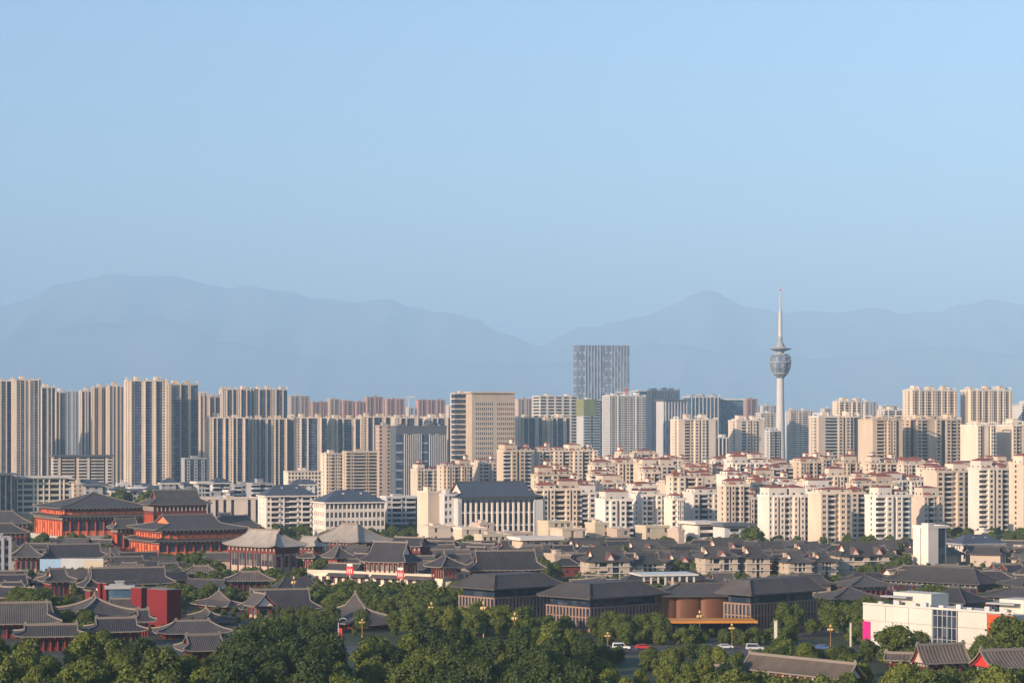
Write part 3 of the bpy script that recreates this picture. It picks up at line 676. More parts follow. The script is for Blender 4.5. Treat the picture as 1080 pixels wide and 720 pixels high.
block('office_building', 'dark shaded building cut by the left edge behind the palace roofs', 'office building', -30, 15, 502, 1780, 20, 20, 'xpx', 'W', wall=DGREY, pier=DGREY, roof='slab')
block('stair_block', 'pale side wing with two dark windows per floor between blank cream tower and great hall', 'building', 461, 482, 523, 1345, 14, 20, 'hnw', 'W', wall=PALE, roof='flat', indiv=True, fl=4)
# great modern hall with dark gabled roof
X_, Y_, W_, L_ = plan(466, 568, 30, 1340, 20); foot(X_, Y_, 20, W_, L_)
mh = root('great_hall', 'large modern hall with long dark blue grey roof and white pillared facade', 'hall', (X_, Y_, 0), R(20))
H_ = zat(524, 1340); HR = zat(508, 1360)
m = MB(); m.box(1.5, W_-1.5, 1.5, L_-1.5, 0, H_); m.build('wall', GREY, mh)
m = MB()
for i in range(15):
    x = 1.0+(W_-4)*i/14; m.box(x, x+1.1, .0, 1.5, 0, H_-3.5)
for z in (H_*.33, H_*.62): m.box(.6, W_-1, .6, 1.5, z, z+.6)
m.build('pillar_screen', WHITE, mh)
wm_ = window_mesh((W_-4)/14-1.2, H_*.26, DGREY, DGLASS)
for i in range(14):
    for z in (H_*.06, H_*.37, H_*.66): link('window', wm_, mh, (1.0+(W_-4)*(i+.5)/14+.55, .9, z+.3))
m = MB(); m.box(0, 2.5, 0, 8, 0, H_); m.box(W_-2.5, W_+3, 0, 10, 0, H_-2); m.build('end_wall', PALE, mh)
cn_roof(mh, W_/2, L_/2, H_, W_+3, L_+3, HR-H_, 'xie', .9, .35, 0.3, BLUETILE, RIDGED, WHITE)

# small houses and sheds in front of the left skyline
r5 = random.Random(11)
adj = ['tiny', 'small', 'low', 'squat', 'narrow']; 
for i in range(34):
    x0 = 66+i*7.8+r5.uniform(-3, 3); wd = r5.uniform(13, 30); D = r5.uniform(1540, 1900); yt = r5.uniform(510, 524)
    if x0+wd > 340: continue
    wl = r5.choice((PALE, GREY, GREY, BWALL, BWALL, SAND))
    a_, b_ = ('slanting blue grey sheet roof', 'hip') if r5.random() < .3 else ('flat roof with tanks', 'flat') if r5.random() < .6 else ('thin overhanging roof slab', 'slab')
    block('town_house', f'{adj[i%5]} {wl.name.split("_")[0]} house with {a_} in the jumble behind the palace roofs', 'house', x0, x0+wd, yt, D, r5.uniform(9, 14), 20+r5.uniform(-8, 8), r5.choice(('nbn', 'nnb', 'bnwg', 'bgb', 'nwnwx')), 'W', wall=wl, pier=WHITE, rail=PALE, group=T5, roof=b_, fl=3.0)
# low flat cream boxes in the middle
FB = 'flat cream service buildings between the shops and the estate'
for x0, x1, yt, D, L, pat, wl, lb in [
    (443, 480, 554, 1290, 14, 'wnwwn', CREAM, 'low blank cream box at the foot of the plain tower block'), (478, 513, 556, 1270, 14, 'wnw', CREAM, 'second low cream box with lit wall right of the first one'),
    (497, 521, 551, 1300, 14, 'wnnw', PINK, 'pinkish plant room with two dark doorways'), (500, 540, 566, 1180, 12, 'nnnnn', YELL, 'yellowish low building with a line of small windows'),
    (518, 562, 561, 1220, 16, 'wwnw', PINK, 'pinkish stepped rooftop block left of the curved wall'), (540, 590, 571, 1130, 14, 'wnwb', SAND, 'sand terrace building with open deck above the dark roofs'),
    (567, 603, 549, 1290, 16, 'wnnn', YELL, 'yellow cream box with window slots behind the terrace'), (580, 618, 557, 1260, 18, 'WsWs', SAND, 'long blank sand parapet wall building'),
    (617, 642, 551, 1280, 14, 'wwn', YELL, 'small yellow cream box with one black doorway'), (640, 664, 557, 1270, 14, 'wn', PINK, 'small pinkish box beside the yellow cream one'),
    (670, 706, 554, 1275, 14, 'nWn', YELL, 'yellow box hall with narrow door in front of white estate'), (704, 722, 558, 1250, 14, 'ww', PINK, 'pinkish box at the right end of the service row'),
    (574, 602, 587, 1010, 12, 'WnW', BEIGE, 'blank beige gatehouse block with one dark doorway beside the black roofed hall'),
    (720, 757, 554, 1260, 18, 'pbb', WHITE, 'white framed low building with big glazed opening'), (752, 792, 556, 1250, 14, 'wbww', PALE, 'low pale house row with dark roof left of the big tree'),
    (913, 930, 577, 1170, 12, 'bn', YELL, 'small yellow apartment house with dark balconies'), (928, 948, 575, 1190, 12, 'bw', BEIGE, 'small house in shadow between yellow and pink ones'), (944, 964, 575, 1180, 14, 'nW', PINK, 'pink house with blank sunlit wall left of the white shaft building'),
    (928, 946, 592, 1070, 10, 'wn', WHITE, 'little white flat hut behind the long grey roof'),
    (1055, 1100, 580, 1130, 16, 'nbnn', YELL, 'ochre low apartment house cut by the right edge'), (1024, 1047, 562, 1330, 14, 'ww', WHITE, 'white rooftop box behind the long two storey building')]:
    block('service_building', lb, 'building', x0, x1, yt+(2.5 if D > 1200 and x0 < 720 else 0), D, L, 22, pat, 'W', wall=wl, pier=WHITE, roof='slab' if 'framed' in lb or 'dark roof' in lb else 'flat', group=FB, indiv=True, fl=3.6)
# white shaft building and long two storey building
block('shaft_building', 'tall blank white building with two dark vertical slots', 'building', 963, 1001, 557, 1075, 11, 30, 'Wxxs', 'WWxWW', wall=WHITE, pier=WHITE, roof='flat', indiv=False, fl=20)
block('school_building', 'long white two storey building with rows of square windows and sheet roof', 'building', 1000, 1058, 575, 1120, 14, 20, 'hhhhhhh', 'nn', wall=WHITE, pier=GREY, roof='hip', fl=3.0, indiv=True)

# ------------------------------------------------------------------ television tower
TD = 2800; Z = lambda y: zat(y, TD)
tx = (823-CX)/F*TD
tv = root('television_tower', 'tall slender television tower with lantern shaped pod and needle mast', 'television tower', (tx, TD, 0))
CONC = mat('tower_concrete', (.50, .47, .45), noise=.06)
m = MB(); m.lathe([(14, 0), (9, 6), (6.6, 30), (5.4, 70), (4.6, 110), (4.3, Z(398))], 20); m.build('shaft', CONC, tv, True)
m = MB(); m.lathe([(4.3, Z(399)), (5.2, Z(397.5)), (9, Z(394)), (12, Z(388)), (12.9, Z(382)), (12, Z(376.5)), (9, Z(373.5)), (4.4, Z(373))], 10); m.build('pod', SGLASS, tv)
ring = [(5.4, 397.6), (9.3, 394), (12.3, 388), (13.2, 382), (12.3, 376.5), (9.2, 373.4)]
for i in range(10):
    m = MB()
    for j, ((ra, ya), (rb, yb_)) in enumerate(zip(ring, ring[1:])):
        for dd in (-.16, .16):
            q = 1 if j % 2 else -1; a0 = 2*math.pi*i/10+dd*q; a1 = 2*math.pi*i/10-dd*q
            m.beam((ra*math.cos(a0), ra*math.sin(a0), Z(ya)), (rb*math.cos(a1), rb*math.sin(a1), Z(yb_)), .6, .6)
    m.build('lattice_rib', GREY, tv)
for y, rr in ((394, 9.4), (382, 13.2), (373.5, 9.3)):
    m = MB(); m.lathe([(rr, Z(y)-.5), (rr+.5, Z(y)), (rr, Z(y)+.5)], 20); m.build('ring', PALE, tv)
m = MB(); m.lathe([(4.2, Z(373.4)), (4.4, Z(371)), (8, Z(369.6)), (13.4, Z(368)), (13.5, Z(367.3)), (7.5, Z(366.6)), (5.2, Z(365)), (4.4, Z(362)), (2.7, Z(360.5)), (2.5, Z(355))], 20); m.build('observation_disc', GREY, tv, False)
m = MB(); m.lathe([(2.5, Z(356)), (2.3, Z(338)), (2.1, Z(328)), (1.3, Z(327.8))], 12); m.build('upper_shaft', CONC, tv)
m = MB(); m.lathe([(1.2, Z(328)), (1.0, Z(313)), (.5, Z(312.6)), (.4, Z(299))], 8); m.build('antenna_mast', METAL, tv)
m = MB(); m.lathe([(1.0, Z(306.5)), (1.0, Z(305))], 8); m.build('warning_light_ring', SIGNR, tv)
# distant crane
cx_, cy_, cz_ = at(431, 418, 4100)
cr = root('tower_crane', 'tiny distant tower crane above the far pink towers', 'crane', (cx_, cy_, 0))
m = MB(); m.box(-.6, .6, -.6, .6, 0, cz_+2); m.build('mast', LAMPW, cr)
m = MB(); m.beam((-8, 0, cz_-2), (12, 0, cz_-2), 1.2, 1.2); m.beam((0, 0, cz_+2), (10, 0, cz_-1), .5, .5); m.build('jib', LAMPW, cr)
cx_, cy_, cz_ = at(661, 411, 3200)
cr = root('tower_crane', 'small red crane standing above the grey white gridded tower', 'crane', (cx_, cy_, 0))
m = MB(); m.box(-1.2, 1.2, -1.2, 1.2, 0, cz_+2); m.build('mast', SIGNR, cr)
m = MB(); m.beam((-16, 0, cz_-4), (8, 0, cz_-4), 1.2, 1.2); m.beam((0, 0, cz_+4), (-14, 0, cz_-3), .5, .5); m.build('jib', WHITE, cr)

# ------------------------------------------------------------------ palace halls on the left
PAL = 'vermilion palace halls'
hall('palace_hall', 'largest vermilion palace hall with double grey eaves at left', 31, 168, 519, 536, 566, 0, 28, 'hip', GREYTILE, ORED, 2, 545, xc=62, base=3.0, k=1.0, D=1330, nb=11, group=PAL, gable=MAROON)
hall('palace_hall', 'tall narrow upper palace hall whose brown gable rises behind the second hall', 146, 224, 517, 532, 560, 24, 24, 'xie', GREYTILE, ORED, 1, base=0, D=1270, nb=9, gable=MAROON, group=PAL)
hall('palace_hall', 'second vermilion palace hall with double eaves in front of the tall narrow one', 130, 266, 543, 559, 588, 0, 28, 'xie', GREYTILE, ORED, 2, 571, xc=164, base=1, k=.9, D=1150, nb=10, group=PAL, gable=ORED)
hall('palace_wing', 'small vermilion side hall between the two double eaved palace halls', 112, 152, 547, 557, 580, 12, 28, 'xie', GREYTILE, ORED, 1, D=1190, nb=3, group=PAL, gable=ORED)
hall('palace_gallery', 'low grey roofed gallery behind the right end of the palace', 218, 276, 544, 556, 570, 14, 28, 'hip', GREYTILE, MAROON, 1, D=1290, nb=6, group=PAL)
hall('palace_pavilion', 'small blue roofed pavilion left of the white block with blank end wall', 224, 250, 541, 548, 560, 12, 20, 'xie', BLUETILE, ORED, 1, D=1340, nb=3, group=PAL, gable=ORED)
hall('palace_gallery', 'dark terraced roof at the left edge level with the largest palace hall', -20, 34, 539, 552, 566, 22, 15, 'hip', GREYTILE, DGREY, 1, D=1260, nb=5)
hall('palace_gallery', 'lower dark roof at the left edge in front of the terraced one', -24, 32, 552, 562, 576, 20, 15, 'hip', GREYTILE, DGREY, 1, D=1180, nb=5)
m = MB(); X, Y, W, L = plan(60, 128, 20, 1180, 20); m.box(0, W, 0, L, 0, .3)
# halls round the court with pale roofs
CRT = 'pale roofed halls in sun left of centre'
hall('court_hall', 'pale roofed hall with red columns and cream panels beside the park trees', 234, 324, 559, 577, 603, 0, -42, 'xie', PALETILE, BEIGE, 1, D=1000, xc=290, k=.95, nb=6, glass=GLASS, group=CRT, lift=1.1, sill=.3, tg=.8)
hall('court_hall', 'pale tent like roof rising behind the market pavilions', 323, 415, 553, 572, 586, 0, -40, 'hip', PALETILE, BEIGE, 1, D=1110, xc=378, k=1, nb=6, group=CRT, rw=.7)
hall('court_hall', 'small grey roof between the two pale roofed halls', 306, 348, 566, 576, 590, 12, -30, 'xie', PALETILE, ORED, 1, D=1060, nb=4, group=CRT)
hall('market_pavilion', 'little hip roofed pavilion at the gate left of the market terrace', 338, 374, 572, 588, 603, 12, 35, 'hip', GREYTILE, ORED, 1, D=980, nb=2, k=1, group='market pavilions', base=3.5, plat=False)
hall('garden_gallery', 'low grey veranda roof right of the pale roofed hall', 312, 342, 583, 588, 603, 8, -25, 'hip', GREYTILE, BEIGE, 1, D=1000, nb=4)
# market terrace
X, Y, W, L = plan(322, 488, 0, 915, -33, 467); foot(X, Y, -33, W, L)
pod = root('market_terrace', 'long cream terrace wall carrying the market pavilions', 'terrace', (X, Y, 0), R(-33))
m = MB(); m.box(0, W, 0, L, 0, 5.2); m.build('wall', CREAM, pod)
m = MB(); m.box(-.3, W+.3, -.3, 0, 5.0, 6.0); m.box(W, W+.3, 0, L, 5.0, 6.0); m.build('parapet', CREAM, pod)
me_w = window_mesh(2.2, 2.6, RED, GLASS)
for i in range(int(W/4)): link('shop_window', me_w, pod, (2+i*4, -.16, .9))
m = MB(); m.box(W-.2, W+.08, L*.35, L*.7, 0, 3.9); m.build('doorway', DGREY, pod)
for i, (a, b) in enumerate(((.18, .47), (.5, .7), (.74, .94))):
    m = MB(); x0, x1 = W*a, W*b
    m.face([(x0, -2.6, 3.9), (x1, -2.6, 3.9), (x1, -.1, 5.2), (x0, -.1, 5.2)]); m.face([(x0, -2.6, 3.7), (x1, -2.6, 3.7), (x1, -2.6, 3.9), (x0, -2.6, 3.9)])
    m.build('awning_roof', GREYTILE, pod)
    for k in range(int((x1-x0)/3)): 
        if i != 1: c = MB(); c.lathe([(.18, 0), (.18, 3.8)], 6); link('column', c.data('column', [RED]), pod, (x0+1.5+k*3, -2.2, 0))
MK = 'dark roofed market halls on the cream terrace'
hall('market_hall', 'long dark roofed market hall on the cream terrace with white red storefront', 378, 446, 572, 593, 604, 14, -28, 'xie', DARKTILE, BEIGE, 1, D=925, base=5.2, plat=False, nb=8, group=MK, glass=GLASS, ov=1.5)
hall('market_hall', 'dark low roof behind the long market hall', 402, 462, 567, 576, 590, 14, -28, 'xie', DARKTILE, MAROON, 1, D=1010, nb=6, group=MK)
hall('market_pavilion', 'octagon like black roofed pavilion at the corner of the cream terrace', 446, 492, 583, 598, 611, 14, 35, 'hip', DARKTILE, BEIGE, 1, D=900, nb=3, k=1, group='market pavilions', base=5, plat=False)
hall('market_hall', 'widest black roofed hall with teal windows right of the corner pavilion', 489, 577, 581, 601, 625, 16, 10, 'xie', DARKTILE, DGREY, 1, D=915, nb=7, group=MK, glass=GLASS, ov=1.6, gable=BEIGE, base=4, plat=False)
hall('market_hall', 'small grey gabled roof with red board above the widest black roof', 518, 546, 570, 580, 592, 12, 15, 'xie', GREYTILE, BEIGE, 1, D=1000, nb=3, group=MK, gable=ORED)
X, Y, W, L = plan(470, 560, 10, 895, 10); pd = root('low_terrace', 'cream forecourt wall below the widest black roofed hall', 'terrace', (X, Y, 0), R(10)); m = MB(); m.box(0, W, 0, L, 0, 4); m.build('wall', BEIGE, pd)
m = MB(); m.box(-.2, W+.2, -.25, .1, 4, 4.6); m.build('coping', CREAM, pd)
for i, (x, y) in enumerate(((370, 596), (423, 600))):
    X, Y, Z_ = at(x, y+6, 905); s_ = root('red_sign', ['red shop sign on the terrace left of the long market hall', 'red shop sign at the right end of the long market hall'][i], 'sign', (X, Y-6, 0), R(-20), 'red shop signs')
    m = MB(); m.box(-1.5, 1.5, 0, .3, Z_-1, Z_+2, 0); m.build('board', SIGNRED, s_)
    m = MB(); m.box(-1.2, 1.2, -.03, 0, Z_+2.3, Z_+3.3); m.box(-.15, .15, .08, .25, 0, Z_+3.3); m.build('top_panel', LAMPW, s_)
    m = MB()
    for q in range(3): m.box(-1.0+q*.75, -.6+q*.75, -.05, -.01, Z_-.4, Z_+1.3)
    m.build('lettering', LAMPW, s_)

# ------------------------------------------------------------------ town houses with dark roofs, right of centre
TH = 'beige town houses with grey roofs and white floor bands'
def town(x0, x1, yr, ye, yb, D, label, gab=0, th=14, wall=BEIGE, L=14):
    X, Y, W, L = plan(x0, x1, L, D, th); foot(X, Y, th, W, L)
    rt = root('town_house', label, 'town house', (X, Y, 0), R(th), TH)
    H = zat(ye, D); h = max(2.5, zat(yr, D+L/2)-H)
    m = MB(); m.box(REC, W-REC, REC, L-REC, 0, H)
    facade(m, rt, lambda u, o, z: (u, -o, z), 0, None, W, H, 'wnbwxxnw' if W > 14 else 'wnxnw', 3.6, (wall, WHITE, DGLASS, wall), True, [60], .4)
    facade(m, rt, lambda u, o, z: (-o, L-REC-u, z), R(-90), None, L-2*REC, H, 'wnw', 3.6, (wall, WHITE, DGLASS, wall), True, [20], .4)
    m.box(0, W, L-REC, L, 0, H-.01); m.build('wall', wall, rt)
    for k in (1, 2):
        z = H*k/3+.3; b = MB(); b.box(-.7, W+.7, -.75, -.55, z, z+.28); b.box(-.75, -.55, -.5, L, z, z+.28); b.build('floor_band', LAMPW, rt)
    cn_roof(rt, W/2, L/2, H+.12, W+2.6, L+2.6, h, 'xie', .9, .45, .5, GREYTILE, RIDGED, WHITE, board=SIGNR)
    for g in range(gab):
        gx = W*(g+.5)/max(1, gab)
        m = MB(); d = 1.7
        for sg in (-1, 1):
            m.face([(gx+sg*d*1.15, -1.3, H+.5), (gx, -1.3, H+h*.75), (gx, L*.4, H+h*.75), (gx+sg*d*1.15, L*.4, H+.5)])
        m.build('dormer_roof', GREYTILE, rt)
        m = MB(); m.face([(gx-d, -1.0, H+.55), (gx+d, -1.0, H+.55), (gx, -1.0, H+h*.68)], 0)
        for sg in (-1, 1): m.beam((gx+sg*d*1.1, -1.15, H+.3), (gx, -1.15, H+h*.62), .25, .5, 1)
        m.build('dormer_gable', [LAMPW, SIGNR], rt)
    m = MB()
    for q in range(3):
        x = W*(.15+.3*q)+rnd.uniform(-1, 1); m = MB(); m.box(x, x+1.6, L*.6, L*.6+1.4, H+h*.5, H+h*.8+.8); m.build('chimney', wall, rt)
for a in [
    (600, 640, 571, 580, 596, 1130, 'grey roofed house with pink red gable high behind the beige gatehouse', 1), (656, 702, 570, 581, 598, 1120, 'grey roofed house with one white gable behind the shops centre', 1),
    (700, 744, 577, 585, 598, 1100, 'grey roofed house with red edged gable left of the white band houses', 1), (742, 792, 568, 580, 598, 1110, 'long grey roofed rear house with red gable below the big tree', 1),
    (790, 834, 572, 581, 598, 1120, 'plain grey roofed rear house right of the big tree', 0), (832, 872, 574, 582, 598, 1110, 'cluttered grey roofed rear house with chimneys right of the big tree', 0),
    (612, 664, 578, 592, 618, 970, 'beige house with balcony band just right of the gatehouse', 1), (662, 700, 583, 594, 618, 985, 'beige house with ochre bay in the centre of the town house row', 0),
    (698, 734, 583, 594, 618, 1000, 'beige house with dark glass corner left of the tall banded houses', 1),
    (733, 778, 577, 588, 620, 985, 'beige banded house with tall blue glass bay, left of two', 1), (776, 812, 576, 588, 620, 990, 'beige banded house with tall blue glass bay, right of two', 0),
    (820, 856, 583, 593, 620, 985, 'low beige banded house with paired balconies', 0), (850, 882, 583, 592, 620, 995, 'beige banded house with flat balcony frames', 0),
    (876, 938, 573, 586, 615, 1010, 'right end house of the row with white red gable and wide balconies', 2)]:
    town(*a)
# ------------------------------------------------------------------ museum wings
MU = 'brown stone museum wings with vertical slots'
def museum(x0, xc, x1, yr, ye, D, label, th=42, skip_left=False):
    X, Y, W, L = plan(x0, x1, 0, D, th, xc); foot(X, Y, th, W, L)
    rt = root('museum_wing', label, 'museum', (X, Y, 0), R(th), MU); H = zat(ye, D)
    o = 1.6; m = MB(); m.box(o, W-o, o, L-o, 0, H-2.6)
    def slots(n, f, rz, nm):
        pm_ = MB()
        for i in range(n+1):
            f(pm_, i/n, .55)
        pm_.build('stone_rib', BROWN, rt)
    m.box(o-.35, W-o+.35, o-.35, L-o+.35, H*.42, H*.42+.4); m.box(o-.45, W-o+.45, o-.45, L-o+.45, H-3.1, H-2.6)
    n = int((W-2*o)/1.5)
    for i in range(n+1): x = o+(W-2*o)*i/n; m.box(x-.32, x+.32, o-.4, o, 0, H-3.1)
    n = int((L-2*o)/1.5)
    for i in range(n+1):
        y = o+(L-2*o)*i/n
        if i: m.box(o-.4, o, y-.32, y+.32, 0, H-3.1)
        m.box(W-o, W-o+.4, y-.32, y+.32, 0, H-3.1)
    m.build('ribbed_wall', BROWN, rt)
    g = MB()
    g.face([(o+.1, o-.06, 1), (W-o-.1, o-.06, 1), (W-o-.1, o-.06, H-3.2), (o+.1, o-.06, H-3.2)]); g.face([(o-.06, L-o, 1), (o-.06, o, 1), (o-.06, o, H-3.2), (o-.06, L-o, H-3.2)])
    g.build('slot_glazing', DGLASS, rt)
    g = MB(); g.box(o+.8, W-o-.8, o+.8, L-o-.8, H-2.6, H-.15); g.build('clerestory', DGLASS, rt)
    g = MB(); g.box(-.5, W+.5, -.5, L+.5, H-.1, H+.35); g.build('eave_slab', BROWN, rt)
    hh = max(1.5, zat(yr, D+L*.3+W*.2)-H); cn_roof(rt, W/2, L/2, H+.36, W+1.8, L+1.8, hh/.42, 'hip', .95, .5, .15, GREYTILE, RIDGED, tstop=.55, deck=True)
    return rt
museum(478, 521, 594, 607, 622, 745, 'left brown museum wing behind the park trees')
museum(570, 622, 702, 616, 632, 715, 'middle brown museum wing with its sunlit end to the left')
museum(757, 792, 868, 612, 628, 715, 'right brown museum wing beside the bronze curved hall')
X, Y, W, L = plan(688, 792, 18, 738, 4); foot(X, Y-6, 4, W, L+6)
bh = root('bronze_hall', 'dark glass link hall with bronze curved drums between two museum wings', 'museum hall', (X, Y, 0), R(4)); H = zat(628, 738)
m = MB(); m.box(1, W, 1, L, 0, H); m.build('glass_wall', DGLASS, bh)
cn_roof(bh, W/2, L/2, H+.1, W+5, L+5, zat(613, 760)-H, 'hip', .9, .5, .1, GREYTILE, RIDGED)
for i, (cx, rr) in enumerate(((W*.10, 3.2), (W*.32, 4.6), (W*.60, 5.0), (W*.86, 3.4))):
    m = MB(); n = 26
    for k in range(n):
        a, b = math.pi*(1+k/n), math.pi*(1+(k+1)/n)
        m.face([(cx+rr*math.cos(a), 1.2+rr*.45*math.sin(a), 0), (cx+rr*math.cos(b), 1.2+rr*.45*math.sin(b), 0), (cx+rr*math.cos(b), 1.2+rr*.45*math.sin(b), H-.1), (cx+rr*math.cos(a), 1.2+rr*.45*math.sin(a), H-.1)])
    m.build('curved_drum', BRONZE, bh, True)
X, Y, Z1 = at(704, 656, 700)
cp = root('entrance_canopy', 'thin orange entrance canopy in front of the bronze hall', 'canopy', (X, Y, 0), R(3))
m = MB(); ln = (800-704)/F*700; m.box(0, ln, 0, 12, Z1-.3, Z1+.35, 0, True); m.build('canopy_slab', ORANGE, cp)
for i in range(4): c = MB(); c.box(-.25, .25, -.25, .25, 0, Z1-.3); link('column', c.data('column', [BRONZE]), cp, (1.5+(ln-3)*i/3, 9, 0))
foot(X, Y, 3, ln, 12); m = MB(); m.box(.5, ln-.5, 10.5, 11, 0, Z1-.31); m.build('entrance_glazing', DGLASS, cp)
hall('long_roof', 'broad grey roof with pale fascia behind the middle museum wing', 600, 668, 607, 617, 640, 24, 22, 'hip', GREYTILE, BEIGE, 1, D=830, nb=6, base=0, beam=DGREY)
X, Y, W, L = plan(665, 735, 16, 850, 12); fr = root('roof_terrace', 'white framed roof terrace with posts behind the museum roofs', 'terrace', (X, Y, 0), R(12)); foot(X, Y, 12, W, L)
zt = zat(606, 850)
m = MB(); m.box(0, W, 0, L, 0, zt-5); m.build('wall', GREY, fr)
m = MB(); m.box(-.5, W+.5, -.5, L+.5, zt-.5, zt+.1, 0, True); m.build('roof_frame', LAMPW, fr)
for i in range(8): c = MB(); c.box(-.3, .3, -.3, .3, zt-5, zt-.5); link('post', c.data('post', [LAMPW]), fr, (1+(W-2)*i/7, .5, 0))
m = MB(); m.box(1, W-1, .9, 1.1, zt-4.99, zt-3.9); m.build('railing', METAL, fr)
hall('long_roof', 'long low grey roof in shade between the museum and the white mall', 858, 934, 619, 632, 660, 20, 12, 'hip', GREYTILE, DGREY, 1, D=770, nb=6, beam=DGREY, ridge=RIDGED)
hall('long_roof', 'dark stepped roof with three pale fins above the long low roof', 880, 945, 607, 618, 650, 18, 12, 'hip', GREYTILE, DGREY, 1, D=830, nb=6, beam=DGREY, ridge=RIDGED)
# ------------------------------------------------------------------ big roofs and mall at right
hall('exhibition_hall', 'wide low exhibition hall with big brown grey hipped roof and skylights', 930, 1062, 599, 616, 640, 0, -45, 'hip', GREYTILE, DGREY, 1, D=830, xc=1033, nb=12, k=.9, beam=DGREY, ridge=RIDGED, lift=.2, cat='exhibition hall', sill=.5)
hall('exhibition_annex', 'grey roofed annex right of the exhibition hall at the edge', 1050, 1120, 606, 618, 640, 20, 15, 'hip', GREYTILE, DGREY, 1, D=800, nb=5, beam=DGREY, ridge=RIDGED, lift=.2, cat='exhibition hall')
hall('mall_pavilion', 'dark roofed pavilion with corner ridge on top of the white mall', 968, 1048, 620, 636, 660, 0, -45, 'hip', DARKTILE, DGREY, 1, D=690, xc=1018, nb=5, k=.95, beam=DGREY, ridge=RIDGED, lift=.2, cat='pavilion')
hall('mall_pavilion', 'long ribbed roof behind the mall at the right edge', 1030, 1130, 620, 630, 650, 22, -20, 'hip', GREYTILE, DGREY, 1, D=740, nb=8, beam=DGREY, ridge=RIDGED, lift=.1, cat='pavilion')
X, Y, Wm, Lm = plan(910, 1076, 0, 618, -48, 1069); foot(X, Y, -48, Wm, 16)
ml = root('shopping_mall', 'cream panelled shopping mall with glazed bay and coloured end panels', 'shopping mall', (X, Y, 0), R(-48))
Hm = zat(637, Y)
CP = mat('cream_panel', (.48, .455, .41), noise=.25)
s_ = Wm
def xs(px):   # distance along the facade where a photo column meets it
    t = (px-CX)/F; c, s = math.cos(R(-48)), math.sin(R(-48)); return (t*Y-X)/(c-t*s)
a1, a2, a3, a4 = xs(918), xs(983), xs(1010), xs(1041)
m = MB(); m.box(.2, Wm, .35, 16, 0, Hm-.2); m.build('wall', CP, ml)
for (u0, u1) in ((0, a2), (a3, a4)):
    n = max(1, round((u1-u0)/8)); pw = (u1-u0)/n
    for i in range(n):
        for k in range(3):
            z0_, z1_ = Hm*k/3, Hm*(k+1)/3
            if i == 0 and u0 == 0 and k < 2: continue
            b = MB(); b.box(u0+pw*i+.06, u0+pw*(i+1)-.06, 0, .34, z0_+.07, z1_-.05, 0, True); b.build('facade_panel', CP, ml)
b = MB(); b.box(0, a1, -.05, .3, .1, Hm*.64); b.build('magenta_panel', MAGENTA, ml)
b = MB(); b.box(a1+.1, xs(918)+(a2)/max(1, round(a2/8))-a1, 0, .33, .1, Hm*.64); b.build('facade_panel', CP, ml)
b = MB(); b.box(a2+.1, a3-.1, .05, .3, 0, Hm); 
b.build('glazed_bay', DGLASS, ml)
for i in range(6): c = MB(); c.box(-.12, .12, -.1, .05, 0, Hm); link('mullion', c.data('mullion', [GREY]), ml, (a2+.3+(a3-a2-.6)*i/5, 0, 0))
for k in range(4): c = MB(); c.box(a2+.1, a3-.1, -.06, .04, Hm*(k+.5)/4, Hm*(k+.5)/4+.15); c.build('transom', GREY, ml)
b = MB(); b.box(a4+.1, Wm+.2, -.1, .3, Hm*.80, Hm*.98); b.box(a4+.1, a4+1.2, -.1, .3, 0, Hm*.799); b.build('orange_sign_band', SIGNR, ml)
b = MB(); b.box(a4+1.25, Wm, -.02, .3, 0, Hm*.71); b.build('white_sign_panel', LAMPW, ml)
for (u0, u1, yy, lb) in ((xs(926), xs(966), 624, 0), (xs(1038), xs(1064), 632, 1)):
    b = MB(); b.box(u0, u1, 7, 15, Hm-.2, Hm+3.6); b.build('upper_box', CP, ml)
    b = MB(); b.box(u0-2.0, u0+.0, 7.5, 13, Hm-.1, Hm+2.2); b.build('upper_glazing', DGLASS, ml)
    b = MB(); b.box(u0-2.4, u0+7, 4.0, 6.99, Hm+2.2, Hm+2.6, 0, True); b.build('upper_canopy', GREY, ml)
b = MB(); b.box(0, Wm, .0, .3, Hm+.05, Hm+.6); b.build('parapet', CP, ml)
for q in range(9):
    u = Wm*(.06+.1*q); b = MB(); b.box(u, u+1.6, 3+q % 3, 4.2+q % 3, Hm-.19, Hm+.9+(q % 2)*.5); b.build('rooftop_unit', METAL, ml)
# ------------------------------------------------------------------ foreground halls, left
FG = 'grey roofed courtyard halls in the left foreground'
hall('courtyard_hall', 'grey roofed hall with cream wall low beside the left edge tower', 10, 46, 573, 587, 603, 14, 15, 'hip', GREYTILE, BEIGE, 1, D=1020, nb=4, group=FG)
hall('courtyard_hall', 'dark roofed hall above the long white and blue hoarding', 40, 116, 574, 588, 603, 16, 18, 'xie', DARKTILE, BEIGE, 1, D=1030, nb=7, group=FG)
X, Y, Z_ = at(42, 594, 985); hd = root('hoarding', 'long white hoarding with a pale blue printed half', 'hoarding', (X, Y, 0), 0)
ln = 67/F*985; m = MB(); m.box(0, ln*.33, 0, .3, .5, Z_+2); m.build('blue_panel', BLUEM, hd)
m = MB(); m.box(ln*.33+.02, ln*.7, 0, .3, .5, Z_+1.2); m.box(ln*.33+.02, ln, 0, .3, Z_+1.22, Z_+2.2); m.build('white_panel', METAL, hd)
m = MB(); m.box(ln*.7+.02, ln, 0, .3, .5, Z_+1.2); m.build('ochre_panel', YELL, hd); foot(X, Y, 0, ln, 1)
hall('courtyard_pavilion', 'tiny pavilion with pointed dark roof below the second palace hall', 105, 128, 579, 591, 602, 9, 30, 'hip', DARKTILE, MAROON, 1, D=1010, nb=2, k=1, group=FG)
